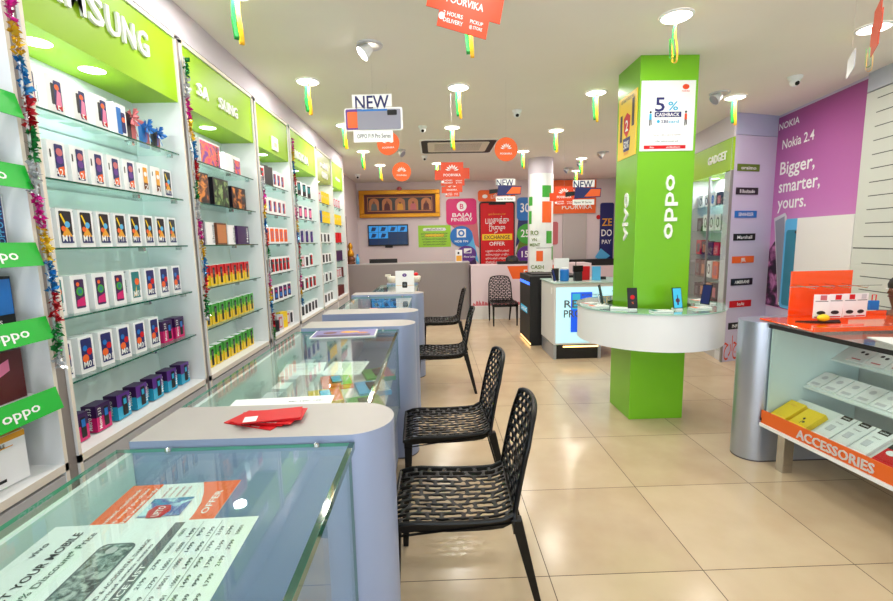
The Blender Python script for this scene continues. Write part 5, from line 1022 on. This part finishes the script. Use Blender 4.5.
# tilting spot lamps
def spot(x, y, lab, lit, rz):
    t = thing('spot_light', lab, 'spot light', (x, y, CZ), rz, 'tilting spot lamps in the ceiling')
    MB().lathe((0, 0, -.012), [(.075, 0), (.10, .0), (.105, .011)], M['boxs'], 28).build('trim_ring', t)
    b = MB(); Tm = Matrix.Translation((0, 0, -.02)) @ Matrix.Rotation(R(48), 4, 'Y'); vs = []
    for r_, z in ((.035, .0), (.05, -.05), (.062, -.085), (.058, -.085)):
        for k in range(24): vs.append(Tm @ V(r_ * math.cos(k * PI / 12), r_ * math.sin(k * PI / 12), z))
    b.add(vs, [(i * 24 + k, i * 24 + (k + 1) % 24, (i + 1) * 24 + (k + 1) % 24, (i + 1) * 24 + k) for i in range(3) for k in range(24)], M['white']); b.build('head', t, smooth=True)
    b = MB(); b.add([Tm @ V(.057 * math.cos(k * PI / 12), .057 * math.sin(k * PI / 12), -.083) for k in range(24)], [tuple(range(24))], M['lamp'] if lit else M['silver']); b.build('lens', t)
spot(-.47, 3.79, 'tilting spot lamp, lit, nearest the camera above the hanging phone sign', True, R(20)); spot(-.60, 5.33, 'unlit tilting spot lamp just behind the hanging phone sign', False, R(180)); spot(-.55, 7.93, 'small tilting spot lamp before the ceiling air conditioner', False, R(150))
spot(3.10, 8.40, 'tilting spot lamp left of the lime pillar, nearest of three', False, R(0)); spot(3.05, 9.45, 'tilting spot lamp left of the lime pillar, middle of three', False, R(0)); spot(2.99, 10.2, 'tilting spot lamp left of the lime pillar, farthest of three', False, R(0)); spot(3.15, 5.10, 'tilting spot lamp right of the lime pillar top', False, R(0))
def cam(x, y, lab, s=1):
    t = thing('dome_camera', lab, 'security camera', (x, y, CZ), 0, 'dome cameras on the ceiling'); t.scale = (s, s, s)
    MB().lathe((0, 0, -.03), [(0, 0), (.045, .0), (.055, .01), (.06, .0295)], M['white'], 28).build('base', t, smooth=True)
    MB().lathe((0, 0, -.055), [(0, -.032), (.015, -.03), (.035, -.015), (.042, .005), (.036, .025)], M['white'], 28).build('ball', t, smooth=True)
    MB().lathe((0, -.030, -.062), [(.0, -.014), (.012, -.013), (.02, -.004), (.022, .004)], M['black'], 20, axis='y').build('lens', t, smooth=True)
cam(1.03, 5.66, 'white dome camera above the round orange tag at centre'); cam(-.12, 6.36, 'white dome camera left of the ceiling air conditioner'); cam(3.60, 4.62, 'white dome camera near the purple wall advert', 1.1); cam(-1.70, 10.6, 'white dome camera high above the gilded picture', 1.2); cam(-.14, 8.5, 'white dome camera behind the left end of the air conditioner')
t = thing('ceiling_air_conditioner', 'recessed four-way ceiling air conditioner with louvred grille', 'air conditioner', (.42, 7.72, CZ))
def rring(a, b, c): return rrp(-a, a, -b, b, c, 4)
def ring_mb(o_, i_, z0, z1, m, name):
    b = MB(); n = len(o_); P = [(x, y, z0) for x, y in o_] + [(x, y, z0) for x, y in i_] + [(x, y, z1) for x, y in o_] + [(x, y, z1) for x, y in i_]
    b.add(P, [(k, (k + 1) % n, n + (k + 1) % n, n + k) for k in range(n)] + [(k, (k + 1) % n, 2 * n + (k + 1) % n, 2 * n + k) for k in range(n)] + [(n + k, n + (k + 1) % n, 3 * n + (k + 1) % n, 3 * n + k) for k in range(n)], m); return b.build(name, t)
ring_mb(rring(.62, .55, .08), rring(.59, .52, .07), -.012, 0, M['white'], 'outer_frame'); ring_mb(rring(.59, .52, .07), rring(.49, .39, .05), -.010, 0, M['soft'], 'air_slot'); ring_mb(rring(.49, .39, .05), rring(.38, .29, .02), -.014, 0, M['cream'], 'inner_frame')
b = MB(); b.box(-.38, .38, -.29, .29, -.008, -.002, M['brown'])
for k in range(11): b.box(-.38, .38, -.285 + k * .054, -.265 + k * .054, -.013, -.008, M['cream'])
b.build('grille', t)

# hanging signs
def lotus(b, F, a, z, s, m, off):
    for k in range(7):
        an = R(15 + 25 * k); c, sn = math.cos(an), math.sin(an); nx, nz = -sn, c
        b.poly(F, [(a + c * s * .25, z + sn * s * .25), (a + c * s * .7 + nx * s * .11, z + sn * s * .7 + nz * s * .11), (a + c * s, z + sn * s), (a + c * s * .7 - nx * s * .11, z + sn * s * .7 - nz * s * .11)], m, off)
def hang(name, x, y, z, label, rz, draw, ztop=.1, group=None, spread=0):
    t = thing(name, label, 'hanging sign', (x, y, z), R(rz), group)
    F = Fr((0, -.003, 0), (1, 0, 0), (0, 0, 1)); b = MB(); draw(b, F); b.build('card', t)
    MB().tube([(0, 0, ztop), (0, 0, CZ - z - .001)], .0007, M['string'], 5).build('thread', t); return t
def tagcard(m='orange'):
    def f(b, F): b.slab(F, [(.115 * math.cos(k * PI / 16), .115 * math.sin(k * PI / 16)) for k in range(32)], -.004, .001, M[m]); lotus(b, F, 0, -.0, .06, M['letter'], .002); b.text(F, 0, -.04, .018, 'POORVIKA', M['letter'], .002, w=.12)
    return f
hang('round_tag', -.437, 4.7, 2.69, 'round orange hanging tag partly behind the phone sign', -10, tagcard(), .11, 'round orange tags'); hang('round_tag', -.379, 5.7, 2.56, 'smaller round orange hanging tag in front of the gilded picture', 4, tagcard(), .11, 'round orange tags'); hang('round_tag', .729, 4.6, 2.595, 'round orange hanging tag right of the ceiling air conditioner', 3, tagcard(), .11, 'round orange tags')
def plus(m):
    def f(b, F):
        P = [(-.11, .11), (.11, .11), (.11, .05), (.17, .05), (.17, -.06), (.12, -.06), (.12, -.13), (-.11, -.13), (-.11, -.07), (-.17, -.07), (-.17, .03), (-.11, .03)]
        b.slab(F, P, -.004, .001, M[m]); lotus(b, F, 0, .02, .07, M['letter'], .002); b.text(F, 0, -.02, .028, 'POORVIKA', M['letter'], .002, w=.17)
        b.text(F, -.045, -.075, .016, '2 HOURS', M['letter'], .002, w=.09); b.text(F, -.04, -.1, .016, 'DELIVERY', M['letter'], .002, w=.09); b.text(F, .065, -.08, .014, 'PICKUP', M['letter'], .002, w=.06); b.text(F, .065, -.1, .012, '@ STORE', M['letter'], .002, w=.06); b.disc(F, -.095, -.09, .014, M['letter'], .002, 12)
    return f
hang('offer_tag', .205, 4.9, 2.42, 'bright orange stepped hanging tag below the air conditioner', 2, plus('deep'), .11, 'stepped orange tags').scale = (1.08, 1, 1.0)
o = hang('offer_tag', .312, 7.6, 2.56, 'darker orange stepped hanging tag just behind the bright one', -4, plus('deep'), .11, 'stepped orange tags')
hang('offer_tag', 2.11, 7.4, 2.40, 'orange stepped hanging tag before the shop name sign', 3, plus('deep'), .11, 'stepped orange tags').scale = (1.4, 1, 1.3)
bg = hang('offer_tag', .17, 2.2, 2.80, 'large orange stepped hanging tag at the top edge, tilted and closest', 2, plus('deep'), .11, 'stepped orange tags')
bg.children[0].rotation_euler = (0, R(13), 0); bg.scale = (1.0, 1, 1.15)
def newsign(b, F):
    b.slab(F, [(-.17, .19), (.16, .19), (.16, .09), (-.17, .09)], -.004, .0, M['letter']); b.slab(F, [(-.17, -.09), (.16, -.09), (.16, -.19), (-.17, -.19)], -.004, .0, M['letter'])
    b.slab(F, rrp(-.24, .245, -.10, .085, .02), -.004, .001, M['letter']); b.text(F, -.005, .13, .11, 'NEW', M['navy'], .001, w=.28)
    b.slab(F, rrp(-.228, -.09, -.088, .075, .01), .001, .004, M['purple']); b.slab(F, rrp(-.215, -.13, -.075, .055, .01), .004, .005, M['orange']); b.slab(F, rrp(-.13, .23, -.09, .07, .01), .005, .009, mat('printed_grey_phone', '#8f8fa0', .3)); b.rect(F, -.13, .12, .055, .07, M['blue'], .0095); b.slab(F, rrp(.12, .2, .02, .06, .006), .009, .012, M['soft'])
    b.text(F, 0, -.14, .035, 'OPPO F19 Pro Series', M['text'], .001, w=.28)
hang('phone_sign', -.483, 3.94, 2.735, 'white hanging sign with grey and orange phones, nearest and leftmost', -3, newsign, .19, 'white hanging phone signs')
def newsign2(b, F):
    b.slab(F, [(-.15, .19), (.17, .19), (.17, .09), (-.15, .09)], -.004, .0, M['letter']); b.slab(F, [(-.15, -.09), (.17, -.09), (.17, -.17), (-.15, -.17)], -.004, .0, M['letter']); b.text(F, 0, .13, .11, 'NEW', M['navy'], .001, w=.28)
    b.slab(F, [(-.26, -.05), (-.12, -.03), (-.12, .03), (-.26, .02)], -.003, .002, M['soft']); b.slab(F, [(-.13, -.08), (.26, -.06), (.27, .07), (-.11, .09)], -.003, .004, M['navy']); b.slab(F, [(.02, -.05), (.25, -.05), (.26, .055), (.12, .06)], .004, .006, M['orange']); b.text(F, 0, -.13, .03, 'Narzo 30 Series', M['text'], .001, w=.26)
hang('phone_sign', 1.17, 7.5, 2.50, 'white hanging sign with dark and orange phones left of the round column', 3, newsign2, .19, 'white hanging phone signs')
hang('phone_sign', 2.22, 6.8, 2.37, 'white hanging sign with dark and orange phones before the orange shop sign', -2, newsign2, .19, 'white hanging phone signs')
e = hang('offer_tag', 2.46, 2.6, 2.84, 'pale orange hanging tag seen nearly edge-on at upper right', 53, plus('deep'), .11, 'stepped orange tags')
MB  # keep
t = hang('phone_sign', 2.47, 2.75, 2.70, 'small hanging phone sign seen edge-on below the upper right tag', 55, lambda b, F: (b.slab(F, rrp(-.12, .12, -.06, .05, .02), -.004, .001, M['boxs']), b.rect(F, -.08, .05, -.02, .04, M['soft'], .002)), .05, 'white hanging phone signs')

# ------------------------------------------------------------------ shop assistant behind the accessories case
def skin_body(name, joints, edges, m, parent=None, sub=2, root=0):
    me = bpy.data.meshes.new(name); me.from_pydata([j[:3] for j in joints], edges, []); o = bpy.data.objects.new(name, me); COL.objects.link(o)
    s = o.modifiers.new('k', 'SKIN'); s.use_smooth_shade = True
    for i, j in enumerate(joints): me.skin_vertices[0].data[i].radius = (j[3], j[4] if len(j) > 4 else j[3])
    me.skin_vertices[0].data[root].use_root = True
    o.modifiers.new('u', 'SUBSURF').levels = sub; o.modifiers['u'].render_levels = sub
    me.materials.append(m); bpy.context.view_layer.update()
    m2 = bpy.data.meshes.new_from_object(o.evaluated_get(bpy.context.evaluated_depsgraph_get())); bpy.data.objects.remove(o)
    m2.polygons.foreach_set('use_smooth', [True] * len(m2.polygons)); o = bpy.data.objects.new(name, m2); COL.objects.link(o)
    if parent: o.parent = parent
    return o
PO = V(3.955, 3.68, -.11)
t = thing('person', 'person in dark shirt seated behind the accessories case, cut by frame edge', 'person', PO, R(90))
# local: faces +Y... seated on stool, torso at origin
J = [(0, 0, .62, .14, .11), (0, .01, .80, .13, .10), (0, .02, 1.00, .145, .11), (0, .01, 1.10, .10, .08), (0, .02, 1.17, .05), (0, .035, 1.25, .07, .075), (0, .04, 1.33, .078, .092), (0, .04, 1.39, .06, .07),
     (.16, .01, 1.08, .055), (.23, .06, .90, .045), (.20, .25, .80, .035), (.16, .36, .82, .025, .035), (-.16, .01, 1.08, .055), (-.23, .06, .90, .045), (-.20, .25, .80, .035), (-.16, .36, .82, .025, .035),
     (.10, .05, .58, .085), (.12, .42, .56, .065), (.12, .42, .30, .05), (.12, .42, .06, .035), (.12, .52, .035, .03), (-.10, .05, .58, .085), (-.12, .42, .56, .065), (-.12, .42, .30, .05), (-.12, .42, .06, .035), (-.12, .52, .035, .03)]
E_ = [(0, 1), (1, 2), (2, 3), (3, 4), (4, 5), (5, 6), (6, 7), (3, 8), (8, 9), (9, 10), (10, 11), (3, 12), (12, 13), (13, 14), (14, 15), (0, 16), (16, 17), (17, 18), (18, 19), (19, 20), (0, 21), (21, 22), (22, 23), (23, 24), (24, 25)]
for s in (1, -1):
    bi = 11 if s > 0 else 15
    for k, (dx, ln) in enumerate(((-.028, .07), (-.010, .082), (.008, .078), (.026, .062))):
        i = len(J); J += [(s * (.16 + dx), .40, .822, .0095), (s * (.16 + dx), .40 + ln * .5, .822, .0085), (s * (.16 + dx), .40 + ln * .85, .805, .0075)]; E_ += [(bi, i), (i, i + 1), (i + 1, i + 2)]
    i = len(J); J += [(s * .115, .37, .82, .011), (s * .10, .41, .815, .009)]; E_ += [(bi, i), (i, i + 1)]
body = skin_body('body', J, E_, M['skin'], t)
# face details
fb = MB(); fb.lathe((.03, .128, 1.345), [(0, -.008), (.008, -.004), (.01, 0), (.008, .004), (0, .008)], M['letter'], 12); fb.lathe((-.03, .128, 1.345), [(0, -.008), (.008, -.004), (.01, 0), (.008, .004), (0, .008)], M['letter'], 12); fb.build('eyes', t, smooth=True)
MB().add([(0, .14, 1.35), (.014, .13, 1.31), (-.014, .13, 1.31), (0, .16, 1.312)], [(0, 1, 3), (0, 3, 2), (1, 2, 3)], M['skin']).build('nose', t, smooth=True)
MB().box(-.022, .022, .118, .13, 1.278, 1.288, mat('lip', '#6a3030', .5)).build('mouth', t, bev=.003)
MB().lathe((0, .025, 1.37), [(.0, .095), (.05, .085), (.083, .05), (.094, .01), (.09, -.02)], M['hair'], 24).build('hair', t, smooth=True)
SJ = [(0, 0, .60, .155, .125), (0, .01, .80, .145, .115), (0, .02, 1.00, .16, .125), (0, .01, 1.09, .115, .09), (0, .015, 1.14, .065), (.165, .01, 1.085, .07), (.235, .06, .92, .058), (-.165, .01, 1.085, .07), (-.235, .06, .92, .058)]
skin_body('shirt', SJ, [(0, 1), (1, 2), (2, 3), (3, 4), (3, 5), (5, 6), (3, 7), (7, 8)], M['shirt'], t)
TJ = [(0, 0, .60, .155, .13), (.10, .05, .58, .10), (.12, .42, .56, .08), (.12, .42, .30, .065), (.12, .42, .09, .05), (-.10, .05, .58, .10), (-.12, .42, .56, .08), (-.12, .42, .30, .065), (-.12, .42, .09, .05)]
skin_body('trousers', TJ, [(0, 1), (1, 2), (2, 3), (3, 4), (0, 5), (5, 6), (6, 7), (7, 8)], M['navy'], t)
t = thing('stool', 'tall black stool under the seated person behind accessories case', 'stool', (PO.x, PO.y, 0)); MB().lathe((0, 0, .30), [(0, 0), (.12, 0), (.13, .03), (.12, .05), (0, .055)], M['soft'], 28).build('seat', t, smooth=True); MB().lathe((0, 0, 0), [(0, 0), (.13, 0), (.13, .015), (.03, .03), (.025, .30)], M['steel'], 28).build('pedestal', t, smooth=True)

# ------------------------------------------------------------------ light
def area(x, y, z, sx, sy, e, col=(1, 1, 1), rot=(0, 0, 0)):
    L = bpy.data.lights.new('area', 'AREA'); L.shape = 'RECTANGLE'; L.size = sx; L.size_y = sy; L.energy = e; L.color = col
    o = bpy.data.objects.new('area_light', L); COL.objects.link(o); o.location = (x, y, z); o.rotation_euler = rot; return o
for i, (y0, y1) in enumerate(BAYS[1:]):
    for yy in ([(y0 + y1) / 2] if i else [(y0 + y1) / 2, y0 + .24]):
        L = bpy.data.lights.new('shelf_lamp', 'AREA'); L.shape = 'DISK'; L.size = .1; L.energy = 2.2; L.color = (.93, 1, .98)
        o = bpy.data.objects.new('shelf_lamp_light', L); COL.objects.link(o); o.location = ((XB + WX) / 2 + .01, yy, 2.624)
for a in (.35, .95):
    L = bpy.data.lights.new('cabinet_lamp', 'AREA'); L.shape = 'DISK'; L.size = .1; L.energy = 4; o = bpy.data.objects.new('cabinet_lamp_light', L); COL.objects.link(o); o.location = GU.p(a, 2.538, -.2)
# daylight through the shopfront behind the camera
area(.65, -2.15, 1.6, 4.6, 2.2, 16, (.86, .93, 1), (R(100), 0, 0))
area(.65, -2.1, .7, 4.6, .9, 75, (.93, .95, 1), (R(136), 0, 0))   # added uplight to brighten the ceiling, in place of daylight off the street
wd = bpy.data.worlds.new('day'); sc.world = wd; wd.use_nodes = True
wd.node_tree.nodes['Background'].inputs[0].default_value = (.80, .90, 1, 1); wd.node_tree.nodes['Background'].inputs[1].default_value = 1.2

# ------------------------------------------------------------------ camera
f, yaw, pitch, roll, Hc = 452., .0241, .1319, -.0206, 1.716
fw = V(math.sin(yaw) * math.cos(pitch), math.cos(yaw) * math.cos(pitch), -math.sin(pitch)); rt = V(math.cos(yaw), -math.sin(yaw), 0); up = rt.cross(fw)
r2 = rt * math.cos(roll) + up * math.sin(roll); u2 = -rt * math.sin(roll) + up * math.cos(roll)
cd = bpy.data.cameras.new('camera'); co = bpy.data.objects.new('camera', cd); COL.objects.link(co)
cd.sensor_width = 36; cd.lens = f / 893 * 36; cd.clip_start = .02
Mx = Matrix.Identity(4)
for i in range(3): Mx[i][0] = r2[i]; Mx[i][1] = u2[i]; Mx[i][2] = -fw[i]
Mx[0][3], Mx[1][3], Mx[2][3] = 0, 0, Hc
co.matrix_world = Mx; sc.camera = co
sc.view_settings.view_transform = 'Standard'; sc.view_settings.look = 'None'; sc.view_settings.gamma = 1; sc.view_settings.exposure = 0.1; sc.view_settings.use_curve_mapping = False
sc.cycles.max_bounces = 10; sc.cycles.transparent_max_bounces = 24; sc.cycles.sample_clamp_indirect = 8
